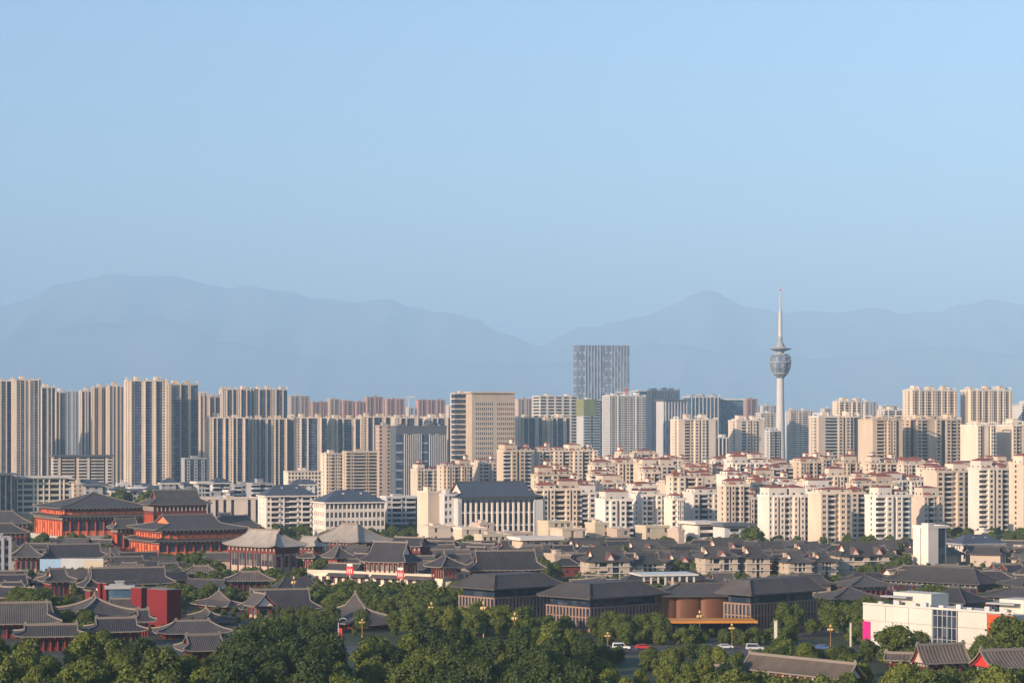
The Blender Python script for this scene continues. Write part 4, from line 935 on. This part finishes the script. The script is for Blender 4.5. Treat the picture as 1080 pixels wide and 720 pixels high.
hall('courtyard_hall', 'grey roofed hall with lit ridges above the narrow white panels', 38, 82, 600, 613, 634, 14, 25, 'xie', GREYTILE, BEIGE, 1, D=850, nb=4, group=FG, glass=GLASS)
hall('courtyard_hall', 'long dark roofed hall behind the red cubes', 84, 186, 599, 616, 640, 16, 15, 'xie', DARKTILE, DGREY, 1, D=850, nb=10, group=FG)
hall('courtyard_pavilion', 'dark pavilion roof with finial right of the narrow white panels', 80, 108, 603, 619, 640, 10, 30, 'hip', DARKTILE, MAROON, 1, D=790, nb=2, k=1, group=FG)
hall('courtyard_hall', 'square pyramid roofed hall in front of the teal glass box', 57, 144, 627, 650, 668, 0, 30, 'hip', GREYTILE, MAROON, 1, D=715, xc=82, k=1, nb=5, group=FG, lift=1.3, rw=.7)
hall('courtyard_hall', 'long low hall at the left edge with pale curved ridge', -40, 66, 636, 658, 676, 20, 12, 'xie', GREYTILE, MAROON, 1, D=690, nb=9, group=FG)
hall('courtyard_hall', 'low hall roof just above the foreground trees at left', 14, 94, 659, 671, 690, 14, 12, 'xie', GREYTILE, MAROON, 1, D=650, nb=8, group=FG)
hall('courtyard_hall', 'flat pitched hall roof between the pyramid roof and the trees', 88, 157, 652, 666, 684, 14, 14, 'xie', DARKTILE, MAROON, 1, D=665, nb=6, group=FG)
hall('courtyard_hall', 'small roof stepping down beside the big red cube', 136, 166, 643, 655, 672, 10, 14, 'xie', DARKTILE, DGREY, 1, D=700, nb=3, group=FG)
hall('courtyard_hall', 'wide hall roof right of the big red cube above the red gable', 160, 246, 655, 668, 684, 14, 16, 'hip', GREYTILE, MAROON, 1, D=690, nb=6, group=FG)
hall('courtyard_hall', 'red gabled hall with white door nearest the foreground trees', 183, 246, 670, 686, 704, 12, 22, 'xie', GREYTILE, RED, 1, D=625, nb=5, group=FG, gable=RED, k=.7)
hall('courtyard_pavilion', 'grey pyramid roofed pavilion with cream windows right of the red cube', 184, 252, 641, 656, 672, 0, 35, 'hip', GREYTILE, BEIGE, 1, D=740, xc=213, nb=3, k=1, group=FG, rw=.6)
hall('courtyard_hall', 'grey hip roofed hall with row of cream windows left of the white gable', 199, 264, 623, 640, 660, 0, 40, 'hip', GREYTILE, BEIGE, 1, D=800, xc=240, nb=4, group=FG)
hall('courtyard_hall', 'large dark roofed hall above the big dark trees', 250, 340, 622, 643, 664, 16, 14, 'xie', DARKTILE, BEIGE, 1, D=790, nb=8, group=FG)
hall('courtyard_porch', 'small porch with a white triangular gable on the large dark hall', 256, 292, 626, 639, 655, 8, -62, 'gable', GREYTILE, BEIGE, 1, D=765, nb=2, group=FG, gable=WHITE, ov=1)
hall('courtyard_hall', 'hip roofed hall with red columns standing in the park trees', 324, 428, 626, 659, 676, 0, 28, 'hip', GREYTILE, MAROON, 1, D=720, xc=372, nb=4, k=.95, group=FG, lift=1.4, rw=.6)
hall('gate_building', 'flat dark gate building with brown tiled top in the park', 236, 291, 603, 612, 625, 14, 8, 'hip', RIBTILE, DGREY, 1, D=880, nb=6, k=.9, lift=.1, beam=DGREY)
hall('gate_building', 'little brown tiled gatehouse left of the flat dark gate building', 192, 232, 597, 604, 616, 10, 8, 'hip', RIBTILE, BEIGE, 1, D=925, nb=4, lift=.2)
X, Y, Z_ = at(190, 613, 850); wl_ = root('boundary_wall', 'grey garden wall with tiled coping beside the flat dark gate building', 'wall', (X, Y, 0), R(-15))
m = MB(); m.box(0, 20, 0, .6, 0, 3.2); m.build('wall', STONE, wl_); m = MB(); m.hip(0, 20, 0, .6, 3.2, .6, .4); m.build('coping', GREYTILE, wl_)
block('red_cube', 'largest red cube shaped building with one dark side', 'building', 155, 191, 622, 722, 12, 50, 'W', 'W', wall=DRED, pier=DRED, roof='deck', group='red cube buildings', xc=176)
block('red_cube', 'smaller red cube touching the left side of the largest one', 'building', 138, 159, 620, 745, 12, 50, 'W', 'W', wall=DRED, pier=DRED, roof='deck', group='red cube buildings', xc=149)
block('red_cube', 'narrow red slab at the left end of the teal glass box', 'building', 103, 115, 615, 770, 8, 50, 'W', 'W', wall=DRED, pier=DRED, roof='deck', group='red cube buildings', xc=112)
block('glass_box', 'teal glass box between the red slab and the red cubes', 'building', 112, 141, 621, 770, 8, 8, 'ggggg', 'g', wall=GREY, pier=METAL, glass=BGLASS, rail=METAL, roof='flat', fl=4.5)
block('office_building', 'grey office with narrow dark windows cut by the left edge near the foreground', 'office building', -20, 12, 570, 905, 14, 15, 'hphp', 'W', wall=GREY, pier=GREY, roof='flat', indiv=True)
# foreground right
FR = 'brown tiled halls in the right foreground'
hall('garden_hall', 'brown tiled hall with pale gable half hidden by trees at right', 960, 1024, 680, 699, 712, 0, 20, 'gable', RIBTILE, MAROON, 1, D=560, xc=974, nb=5, group=FR, gable=BEIGE, ov=1.4, rw=.4)
hall('garden_hall', 'ribbed tile hall with bright red gable in the bottom right corner', 1022, 1110, 686, 704, 722, 0, 20, 'gable', RIBTILE, RED, 1, D=540, xc=1046, nb=6, group=FR, gable=SIGNRED, ov=1.4, rw=.5)
hall('garden_gallery', 'low brown tiled gallery left of the pale gabled hall', 932, 970, 689, 696, 706, 7, -15, 'gable', RIBTILE, MAROON, 1, D=575, nb=5, group=FR, ov=1)
hall('covered_walk', 'long brown tiled covered walk running down to the right through the trees', 780, 914, 697, 716, 730, 7, -50, 'gable', RIBTILE, MAROON, 1, D=520, nb=12, group=FR, ov=1)
hall('covered_walk', 'short brown tiled walk roof left of the long covered walk', 738, 770, 702, 709, 722, 7, -30, 'gable', RIBTILE, MAROON, 1, D=560, nb=4, group=FR, ov=1)

# ------------------------------------------------------------------ trees
def leaf_mat(name, c1, c2):
    m = bpy.data.materials.new(name); m.use_nodes = True; t = m.node_tree; b = t.nodes['Principled BSDF']
    b.inputs['Roughness'].default_value = .65; b.inputs['Specular IOR Level'].default_value = .25
    tc = t.nodes.new('ShaderNodeTexCoord'); nz = t.nodes.new('ShaderNodeTexNoise'); nz.inputs['Scale'].default_value = .8; nz.inputs['Detail'].default_value = 4
    t.links.new(tc.outputs['Object'], nz.inputs['Vector'])
    oi = t.nodes.new('ShaderNodeObjectInfo'); ad = t.nodes.new('ShaderNodeMath'); ad.operation = 'MULTIPLY_ADD'; ad.inputs[1].default_value = .7; ad.inputs[2].default_value = -.1
    t.links.new(oi.outputs['Random'], ad.inputs[0])
    a2 = t.nodes.new('ShaderNodeMath'); a2.operation = 'MULTIPLY_ADD'; a2.inputs[1].default_value = .8; t.links.new(nz.outputs['Fac'], a2.inputs[0]); t.links.new(ad.outputs[0], a2.inputs[2])
    mx = t.nodes.new('ShaderNodeMix'); mx.data_type = 'RGBA'; mx.inputs['A'].default_value = (*c1, 1); mx.inputs['B'].default_value = (*c2, 1)
    t.links.new(a2.outputs[0], mx.inputs['Factor']); t.links.new(mx.outputs['Result'], b.inputs['Base Color'])
    tr = t.nodes.new('ShaderNodeBsdfTranslucent'); t.links.new(mx.outputs['Result'], tr.inputs['Color'])
    ms = t.nodes.new('ShaderNodeMixShader'); ms.inputs[0].default_value = .22
    t.links.new(b.outputs[0], ms.inputs[1]); t.links.new(tr.outputs[0], ms.inputs[2]); t.links.new(ms.outputs[0], t.nodes['Material Output'].inputs['Surface'])
    return m
LEAF = leaf_mat('broad_leaves', (.036, .064, .012), (.125, .150, .028))
LEAFD = leaf_mat('dark_leaves', (.018, .038, .012), (.060, .085, .022))
LEAFY = leaf_mat('fresh_leaves', (.065, .10, .016), (.16, .18, .03))
BARK = mat('bark', (.09, .07, .05), noise=.3)
import numpy as np
def crown_mesh(name, seed, rx, h, nl, ls, leaf, blobs=14, cone=False, cb=.22):
    rg = np.random.default_rng(seed); B = []
    for i in range(blobs):
        f = (i+.5)/blobs; z = cb*h+(1-cb)*h*(.08+.84*f)
        rad = rx*(math.sin(math.pi*(.12+.80*f))**.7)*(.75 if not cone else (1-f)*1.05+.12)
        a = i*2.4+rg.uniform(-.5, .5); rr = rad*rg.uniform(.35, .95) if not cone else rad*.4
        br = rx*rg.uniform(.24, .46) if not cone else rx*(.55*(1-f)+.15)
        B.append((rr*math.cos(a), rr*math.sin(a), z-br*.3, br))
    B = np.array(B); k = rg.choice(len(B), nl, p=B[:, 3]**2/np.sum(B[:, 3]**2)); b = B[k]
    d = rg.normal(size=(nl, 3)); d /= np.linalg.norm(d, axis=1)[:, None]; d[:, 2] = np.where(d[:, 2] < -.3, -d[:, 2], d[:, 2])
    q = rg.uniform(.72, 1.08, nl)**.6
    stray = rg.random(nl) < .10; q = np.where(stray, q*1.3, q)
    c = b[:, :3]+d*(b[:, 3]*q)[:, None]*np.array([.92, .92, 1.12])
    nrm = d+rg.normal(size=(nl, 3))*.55; nrm /= np.linalg.norm(nrm, axis=1)[:, None]
    t = np.cross(nrm, rg.normal(size=(nl, 3))); t /= np.linalg.norm(t, axis=1)[:, None]; u = np.cross(nrm, t)
    s = (ls*rg.uniform(.6, 1.3, nl))[:, None]/2
    V = np.stack([c-t*s-u*s*.7, c+t*s-u*s*.5, c+t*s*.8+u*s*.8, c-t*s*.7+u*s], axis=1).reshape(-1, 3)
    me = bpy.data.meshes.new(name); n = nl
    me.vertices.add(4*n); me.vertices.foreach_set('co', V.ravel()); me.loops.add(4*n); me.loops.foreach_set('vertex_index', np.arange(4*n))
    me.polygons.add(n); me.polygons.foreach_set('loop_start', np.arange(0, 4*n, 4)); me.materials.append(leaf); me.update(calc_edges=True)
    tk = MB(); tr_ = h*.022+.08
    tk.lathe([(tr_*1.5, 0), (tr_, h*.06), (tr_*.8, h*.35), (tr_*.4, h*.72), (.03, h*.9)], 8)
    for x, y, z, r_ in B[::2]:
        z0 = max(h*.2, z*.6); p = Vector((0, 0, z0)); q_ = Vector((x, y, z)); tk.beam(p, p.lerp(q_, .5), tr_*.7, tr_*.7); tk.beam(p.lerp(q_, .5), q_, tr_*.4, tr_*.4)
    return me, tk.data('trunk', [BARK]), h
KN = {}
for i in range(4): KN['near', i] = crown_mesh('crown', 20+i, 5.2, 12, 7000, .52, (LEAF, LEAF, LEAFY, LEAF)[i], 24)
for i in range(2): KN['dark', i] = crown_mesh('crown', 40+i, 5.6, 15, 9000, .52, LEAFD, 30)
KN['fir', 0] = crown_mesh('crown', 50, 3.0, 12, 6000, .36, LEAFD, 12, True, .12)
KN['fresh', 0] = crown_mesh('crown', 55, 4.6, 10, 8000, .40, LEAFY, 16)
KN['shrub', 0] = crown_mesh('crown', 58, 3.2, 5, 4500, .36, LEAF, 12, cb=.05)
for i in range(3): KN['far', i] = crown_mesh('crown', 60+i, 5.0, 10, 2600, .75, (LEAF, LEAFD, LEAF)[i], 14)
TREES = [0]
MASS = dict(v=[], mats=[], tv=[], tf=[])
rt_ = random.Random(5)
def tree(kind, X, Y, h, label, group, wscale=1.0, margin=2.0, force=False, mass=False, name='tree'):
    if not force and blocked(X, Y, margin): return None
    if TREES[0] >= 298 and name == 'tree': mass = True
    ks = [k for k in KN if k[0] == kind]; cm, tm, bh_ = KN[rt_.choice(ks)]; s = h/bh_; a = rt_.uniform(0, 6.28)
    if mass:
        M = np.array([[math.cos(a)*s*wscale, -math.sin(a)*s*wscale, 0], [math.sin(a)*s*wscale, math.cos(a)*s*wscale, 0], [0, 0, s]])
        v = np.empty(len(cm.vertices)*3); cm.vertices.foreach_get('co', v); v = v.reshape(-1, 3)@M.T+np.array([X, Y, 0]); MASS['v'].append(v)
        return True
    o = root(name, label, name, (X, Y, 0), a, group); o.scale = (s*wscale, s*wscale, s)
    link('crown' if name == 'tree' else 'foliage', cm, o)
    if name == 'tree': link('trunk', tm, o); TREES[0] += 1
    else: link('stem', tm, o)
    return o
def tree_at(kind, x, ytop, D, label, group, wscale=1, margin=1, force=True):
    h = zat(ytop, D); return tree(kind, (x-CX)/F*D, D, h, label, group, wscale, margin, force)
SKY = [(-20, 672), (0, 674), (25, 678), (45, 670), (60, 677), (80, 666), (110, 664), (128, 676), (150, 663), (168, 674), (185, 696), (215, 700), (232, 692), (245, 668), (262, 653), (300, 648), (330, 650), (350, 668), (362, 690),
       (378, 672), (400, 668), (425, 668), (440, 658), (465, 660), (490, 662), (520, 670), (545, 656), (575, 652), (600, 655), (615, 668), (640, 692), (660, 702), (690, 702), (702, 692), (720, 684), (745, 680), (790, 684), (820, 678),
       (850, 672), (880, 680), (905, 684), (925, 692), (950, 702), (1000, 704), (1040, 708), (1110, 706)]
def sky_at(x): return interp(SKY, x)
zones = [(-40, 60, 'at the left edge'), (60, 125, 'below the pyramid roofed hall'), (125, 185, 'in front of the red cubes'), (185, 240, 'below the red gabled hall'), (240, 355, 'in the tall dark clump'), (355, 440, 'below the red columned park hall'),
         (440, 530, 'in the middle of the park'), (530, 640, 'in front of the left museum wing'), (640, 740, 'beside the road gap'), (740, 920, 'round the covered walk'), (920, 1140, 'round the brown tiled halls')]
ymax = 756
row = 0; y = 648.0
placed = []
while y < ymax:
    x = -16+(row % 2)*14
    while x < 1105:
        xx = x+rt_.uniform(-7, 7); yy = y+rt_.uniform(-3, 3); sk_ = sky_at(xx)
        if yy >= sk_-1 and TREES[0] < 225:
            first = yy < sk_+13
            kind = 'near'; h = rt_.uniform(9.5, 13)
            if 240 < xx < 355 and yy < 715: kind = 'dark'; h = rt_.uniform(14, 16)
            elif 440 < xx < 660 and rt_.random() < .6: kind = 'dark'; h = rt_.uniform(12, 15)
            elif rt_.random() < .17: kind = 'fresh'; h = rt_.uniform(8, 10)
            elif xx > 900 and rt_.random() < .35: kind = 'fir'; h = rt_.uniform(9, 12)
            elif rt_.random() < .12: kind = 'dark'; h = rt_.uniform(10, 13)
            if xx > 640: h *= .78
            D = (CH-h)*F/(yy-HY)
            if D > 636 and D < 672: D = 634 if D < 654 else 674; h = CH-(yy-HY)/F*D
            X = (xx-CX)/F*D
            # do not stand in front of the low halls of the foreground
            hide = (yy < 688 and 185 < xx < 243) or False or (775 < xx < 918 and 0 < yy-(697+(xx-780)*.115) < 10) or (955 < xx < 1110 and 676 < yy < 704) or (650 < xx < 685 and yy < 688)
            if not hide and h > 4 and all((X-a)**2+(D-b)**2 > 22 for a, b in placed[-120:]):
                z_ = [z for a, b, z in zones if a <= xx < b]; kd = {'near': 'round green', 'dark': 'tall dark green', 'fresh': 'bright yellow green', 'fir': 'narrow conical'}[kind]
                rowd = 'back row' if yy < sk_+14 else 'middle rows' if yy < 712 else 'nearest row'
                o = tree(kind, X, D, h, f'{kd} tree, {rowd} {z_[0]}', 'park trees of the foreground grove', rt_.uniform(.78, 1.25), .5)
                if o: placed.append((X, D))
        x += 31 if y < 700 else 36
    y += 8.5 if y < 700 else 11; row += 1
print('foreground trees', TREES[0])
GR = 'trees between the halls and blocks'
for i in range(9): 
    x = 948+i*17+rt_.uniform(-4, 4); D = rt_.uniform(488, 505); tree(('near', 'fir', 'near')[i % 3], (x-CX)/F*D, D, zat(rt_.uniform(703, 709), D), ('round green', 'narrow conical', 'bushy green')[i % 3]+' tree just before the brown tiled halls', 'park trees of the foreground grove', 1.15, 0, True)
for i in range(7):
    x = 778+i*22+rt_.uniform(-5, 5); D = rt_.uniform(478, 490); tree('near', (x-CX)/F*D, D, zat(703+(x-780)*.115+rt_.uniform(2, 7), D), 'round green tree just before the long covered walk', 'park trees of the foreground grove', 1.1, 0, True)
for i in range(5):
    x = 188+i*13+rt_.uniform(-3, 3); D = rt_.uniform(560, 580); tree('near', (x-CX)/F*D, D, zat(rt_.uniform(689, 698), D), 'round green tree below the red gabled hall', 'park trees of the foreground grove', 1.1, 0, True)
def grove(n, xa, xb, ya, yb, Da, Db, where, kind='far', hmin=4, g=GR, adj=('round', 'bushy', 'dark', 'pale')):
    mass = Da > 850
    for i in range(n):
        x = rt_.uniform(xa, xb); D = rt_.uniform(Da, Db); yt = ya+(yb-ya)*(1-(D-Da)/(Db-Da+1e-6)); yt += rt_.uniform(-2, 2)
        h = max(hmin, zat(yt, D))
        if mass and hides(x-8, x+8, HY+(CH-h)*F/D, HY+CH*F/D, D): continue
        tree(kind, (x-CX)/F*D, D, h, f'{adj[i % len(adj)]} green tree {where}', g, rt_.uniform(1.0, 1.3), .2, mass=mass)
grove(16, 178, 262, 577, 598, 930, 1120, 'below the second palace hall')
grove(10, 215, 335, 600, 612, 860, 960, 'around the flat dark gate building')
grove(22, 330, 440, 615, 633, 770, 850, 'below the cream market terrace')
grove(34, 430, 566, 618, 646, 680, 840, 'in the park below the corner pavilion', 'near')
grove(14, 0, 60, 618, 636, 720, 860, 'by the left edge below the grey office')
grove(6, 14, 44, 620, 626, 740, 780, 'bright among the left roofs', 'fresh')
grove(7, 640, 700, 642, 654, 677, 695, 'in front of the middle museum wing', 'near')
grove(13, 812, 916, 630, 645, 677, 760, 'dense before the right museum wing', 'near')
tree_at('far', 792, 556, 1240, 'big round dark tree standing alone among the town house roofs', GR, 1.5)
grove(12, 818, 1000, 568, 575, 1190, 1275, 'at the foot of the cream estate')
grove(12, 1002, 1080, 563, 570, 1220, 1330, 'behind the long two storey building')
grove(8, 1040, 1085, 590, 602, 950, 1060, 'right of the exhibition hall roof')
grove(6, 880, 945, 596, 603, 960, 1050, 'in the yard behind the long low roof')
grove(9, 940, 1085, 668, 684, 590, 622, 'in front of the cream mall', 'near')
tree_at('fresh', 945, 662, 600, 'broad yellow green tree before the cream mall panels', GR, 1.35)
tree_at('near', 1066, 652, 600, 'dark spreading tree over the orange sign panel', GR, 1.3)
grove(14, 70, 330, 520, 524, 1520, 1560, 'in the street behind the palace')
# infill between the halls: low houses and trees wherever the ground would lie bare
rf = random.Random(21)
IN = 'low roofs filling the gaps'
nf_ = 0; D = 700.0
wh = [(-1, 130, 'far left'), (130, 260, 'between the palace and the red cubes'), (260, 440, 'round the cream terrace'), (440, 620, 'behind the black roofed halls'), (620, 820, 'behind the town houses'), (820, 1200, 'left of the exhibition hall')]
while D < 1520:
    x = -20+rf.uniform(0, 20)
    while x < 1100:
        X = (x-CX)/F*D; yb = HY+CH*F/D
        wd = rf.uniform(11, 19); dp = rf.uniform(8, 12); th = rf.choice((8, 15, 20, -25)); ok = True
        for u, v in ((0, 0), (.5, 0), (1, 0), (0, 1), (1, 1), (.5, .5)):
            cx_ = X+u*wd*math.cos(R(th))-v*dp*math.sin(R(th)); cy_ = D+u*wd*math.sin(R(th))+v*dp*math.cos(R(th))
            if blocked(cx_, cy_, 1.2): ok = False
        if hides(x, x+wd/D*F, HY+(CH-8.5)*F/D, yb, D): ok = False
        park = (x > 330 and D < 850) or (x < 330 and D < 780 and rf.random() < .3) or (170 < x < 335 and D < 1130 and rf.random() < .75)
        if 1540 < D: ok = False
        if ok and not park and rf.random() < .9 and nf_ < 230:
            z_ = [z for a, b, z in wh if a <= max(0, x) < b][0]; k = rf.choice(('xie', 'hip', 'xie', 'gable')); hh = rf.uniform(4, 6.5); dk = rf.random()
            tl = DARKTILE if dk < .4 else GREYTILE; wl = BEIGE if dk > .6 else MAROON if dk < .25 else BROWN
            foot(X, D, th, wd, dp)
            rt = root('low_house', f'{"dark" if tl is DARKTILE else "grey"} roofed low {"gabled" if k != "hip" else "hipped"} house with {wl.name.split("_")[0]} walls {z_}', 'house', (X, D, 0), R(th), IN)
            m = MB(); m.box(.8, wd-.8, .8, dp-.8, 0, hh); m.build('wall', wl, rt)
            wm3 = window_mesh(1.4, 1.6, RED if wl is MAROON else WHITE, DGLASS)
            if D < 1100:
                for q in range(3): link('window', wm3, rt, (wd*(.2+.3*q), .74, 1.4))
            cn_roof(rt, wd/2, dp/2, hh+.02, wd+1, dp+1, rf.uniform(2.2, 3.4), k, .8, .45, .3, tl, RIDGED if rf.random() < .5 else RIDGE, WHITE if rf.random() < .5 else wl, rw=.35)
            nf_ += 1; x += wd/D*F+rf.uniform(1, 6)
        else:
            th_ = rf.uniform(4.5, 8)
            if hides(x-8, x+8, HY+(CH-th_)*F/D, yb, D): th_ = 2.6
            if rf.random() < (.8 if park else .3 if D > 1000 else .5):
                far = D > 790 or park is False
                tree('far' if D > 750 else 'near', X, D, th_, 'small round tree among the roofs', 'small trees among the roofs', 1.2, .5, mass=D > 760)
            x += rf.uniform(10, 18)*800/D
    D += 15 if D < 1000 else 20
print('fill houses', nf_, 'trees', TREES[0], 'mass', len(MASS['v']))
# low planting along the road
for i in range(80):
    x = 636+i*5.8+rt_.uniform(-3, 3); D = rt_.choice((rt_.uniform(596, 633), rt_.uniform(604, 633), rt_.uniform(673, 682)))
    tree('shrub', (x-CX)/F*D, D, rt_.uniform(3, 5), 'low clipped bush along the road at right', 'roadside bushes', 1.2, .3, name='bush')

V = np.concatenate(MASS['v']); n = len(V)//4
me = bpy.data.meshes.new('distant_trees'); me.vertices.add(4*n); me.vertices.foreach_set('co', V.ravel()); me.loops.add(4*n); me.loops.foreach_set('vertex_index', np.arange(4*n))
me.polygons.add(n); me.polygons.foreach_set('loop_start', np.arange(0, 4*n, 4)); me.materials.append(LEAF); me.update(calc_edges=True)
link('distant_trees', me)['kind'] = 'stuff'

# ------------------------------------------------------------------ street furniture and cars
def lamp_mesh():
    p = MB(); p.lathe([(.35, 0), (.3, 1), (.16, 1.2), (.12, 8.5), (.3, 8.7), (.1, 9), (.1, 10.6)], 8)
    arms, globes = [], []
    for i in range(6):
        a = 2*math.pi*i/6; m = MB(); m.beam((0, 0, 8.2), (1.1*math.cos(a), 1.1*math.sin(a), 8.9), .12, .12); arms.append(m.data('arm', [GOLD]))
        g = MB(); g.lathe([(.1, 8.9), (.38, 9.1), (.45, 9.5), (.3, 9.85), (0, 10)], 8, 1.1*math.cos(a), 1.1*math.sin(a)); globes.append(g.data('globe', [GLOBE]))
    g = MB(); g.lathe([(.15, 10.6), (.5, 10.8), (.55, 11.3), (.3, 11.7), (0, 11.9)], 8); globes.append(g.data('globe', [GLOBE]))
    return p.data('post', [GOLD]), arms, globes
PO, AR, GL = lamp_mesh()
for x, y, D, lb in [(510, 633, 700, 'gilded cluster lamp among the park trees below the black roofed hall'), (543, 645, 680, 'gilded cluster lamp in the trees before the left museum wing'), (641, 666, 655, 'gilded cluster lamp at the left end of the visible road'), (738, 643, 690, 'tall cluster lamp over the orange canopy'),
                    (772, 657, 668, 'cluster lamp in front of the orange canopy edge'), (876, 658, 660, 'gilded cluster lamp before the trees left of the mall'), (455, 634, 720, 'cluster lamp hidden in the trees below the cream terrace'), (382, 652, 700, 'gilded lamp before the red columned park hall'),
                    (310, 607, 820, 'gilded lamp right of the flat dark gate building')]:
    X, Y, Z_ = at(x, y, D); o = root('street_lamp', lb, 'street lamp', (X, Y, 0), 0, 'gilded cluster lamps'); s = Z_/11.9; o.scale = (.65, .65, s)
    link('post', PO, o)
    for a in AR: link('arm', a, o)
    for a in GL: link('globe', a, o)
X, Y, Z_ = at(357, 656, 600); o = root('banner_lamp', 'curved arm lamp post with a red banner beside the tall dark clump', 'street lamp', (X, Y, 0))
m = MB(); m.lathe([(.2, 0), (.12, Z_)], 8); 
pr = (0, 0, Z_)
for i in range(6):
    a = math.pi*(i+1)/6*.8; q = (1.2-1.2*math.cos(a), 0, Z_+1.1*math.sin(a)); m.beam(pr, q, .16, .16); pr = q
m.build('post', METAL, o); m = MB(); m.box(.15, .95, -.04, .04, Z_-6, Z_-1.5); m.build('banner', SIGNRED, o)
X, Y, _ = at(818, 660, 634); o = root('marker_pillar', 'plain pale square pillar standing in the trees right of the canopy', 'pillar', (X, Y, 0)); H_ = zat(655, 634)
m = MB(); m.box(-.4, .4, -.4, .4, 0, H_); m.build('shaft', LAMPW, o); m = MB(); m.box(-.5, .5, -.5, .5, H_, H_+.3); m.build('cap', BEIGE, o)
X, Y, _ = at(897, 664, 640); o = root('marker_pillar', 'short pale post left of the magenta mall panel', 'pillar', (X, Y, 0)); H_ = zat(657, 640)
m = MB(); m.box(-.22, .22, -.22, .22, 0, H_); m.build('shaft', LAMPW, o); m = MB(); m.box(-.3, .3, -.3, .3, H_, H_+.2); m.build('cap', BEIGE, o)
CARC = {c: mat('car_paint_'+c, v, rough=.3, noise=.02, spec=.6) for c, v in dict(white=(.75, .75, .74), black=(.03, .03, .035), silver=(.45, .46, .48), red=(.45, .03, .03), blue=(.06, .12, .3)).items()}
def car(X, Y, rz, c, lb, van=False):
    o = root('parked_van' if van else 'car', lb, 'van' if van else 'car', (X, Y, 0), rz, 'vehicles on the road')
    H_ = 1.0 if not van else 1.3; L_ = 2.3 if not van else 2.6
    pts = [(-L_, .35), (-L_, .85), (-L_+.5, .95), (-1.3, 1.0), (-.75, 1.45 if not van else 1.95), (1.1 if not van else L_-.2, 1.48 if not van else 1.98), (L_-.15, 1.0), (L_, .9), (L_, .35)]
    m = MB()
    for s_ in (-.88, .88): m.face([(x, s_, z) for x, z in pts])
    for (a, b), (c_, d) in zip(pts, pts[1:]+pts[:1]): m.face([(a, -.88, b), (c_, -.88, d), (c_, .88, d), (a, .88, b)])
    m.build('body', CARC[c], o)
    for s_ in (-.9, .9):
        m = MB(); xr = 1.2 if not van else 2.1; zt_ = 1.38 if not van else 1.8; m.face([(-1.15, s_, 1.02), (xr+.25, s_, 1.02), (xr, s_, zt_), (-.72, s_, zt_)]); m.build('side_window', DGLASS, o)
    m = MB(); m.face([(-1.32, -.75, 1.03), (-1.32, .75, 1.03), (-.8, .7, 1.42 if not van else 1.9), (-.8, -.7, 1.42 if not van else 1.9)]); m.build('windscreen', DGLASS, o)
    wm2 = MB()
    for i in range(10):
        a, b = 2*math.pi*i/10, 2*math.pi*(i+1)/10; r_ = .33
        wm2.face([(r_*math.cos(a), -.1, r_*math.sin(a)), (r_*math.cos(b), -.1, r_*math.sin(b)), (r_*math.cos(b), .1, r_*math.sin(b)), (r_*math.cos(a), .1, r_*math.sin(a))]); wm2.face([(0, -.1, 0), (r_*math.cos(a), -.1, r_*math.sin(a)), (r_*math.cos(b), -.1, r_*math.sin(b))]); wm2.face([(0, .1, 0), (r_*math.cos(a), .1, r_*math.sin(a)), (r_*math.cos(b), .1, r_*math.sin(b))])
    me = wm2.data('wheel', [TYRE])
    for x in (-1.45, 1.4):
        for y in (-.82, .82): link('wheel', me, o, (x, y, .33))
for x, D, c, v, lb in [(648, 646, 'silver', False, 'silver car at the left end of the visible road'), (655, 660, 'white', True, 'white van in the visible stretch of road'), (667, 647, 'black', False, 'black car in front of the white van'), (678, 661, 'red', False, 'red car at the right of the visible road'),
                       (748, 660, 'black', False, 'black car below the orange canopy'), (765, 662, 'silver', False, 'silver car below the canopy columns'), (796, 658, 'silver', True, 'silver van right of the canopy'),
                       (868, 659, 'blue', False, 'blue car near the gilded lamp left of the mall'), (890, 648, 'silver', False, 'silver car left of the magenta mall panel')]:
    car((x-CX)/F*D, D, 0 if D < 654 else math.pi, c, lb, v)

# ------------------------------------------------------------------ haze
x0, x1, y0, y1, z0, z1 = -58000, 58000, -1400, 78000, -1, 3750
me = bpy.data.meshes.new('haze')
me.from_pydata([(x0, y0, z0), (x1, y0, z0), (x1, y1, z0), (x0, y1, z0), (x0, y0, z1), (x1, y0, z1), (x1, y1, z1), (x0, y1, z1)], [],
               [(0, 3, 2, 1), (4, 5, 6, 7), (0, 1, 5, 4), (1, 2, 6, 5), (2, 3, 7, 6), (3, 0, 4, 7)])
hz = link('haze', me); hz['kind'] = 'stuff'
m = bpy.data.materials.new('haze'); m.use_nodes = True; t = m.node_tree; t.nodes.clear()
o = t.nodes.new('ShaderNodeOutputMaterial'); p = t.nodes.new('ShaderNodeVolumePrincipled'); t.links.new(p.outputs[0], o.inputs['Volume'])
p.inputs['Color'].default_value = (.48, .735, 1, 1); p.inputs['Density'].default_value = HAZE; p.inputs['Anisotropy'].default_value = -0.2
me.materials.append(m)
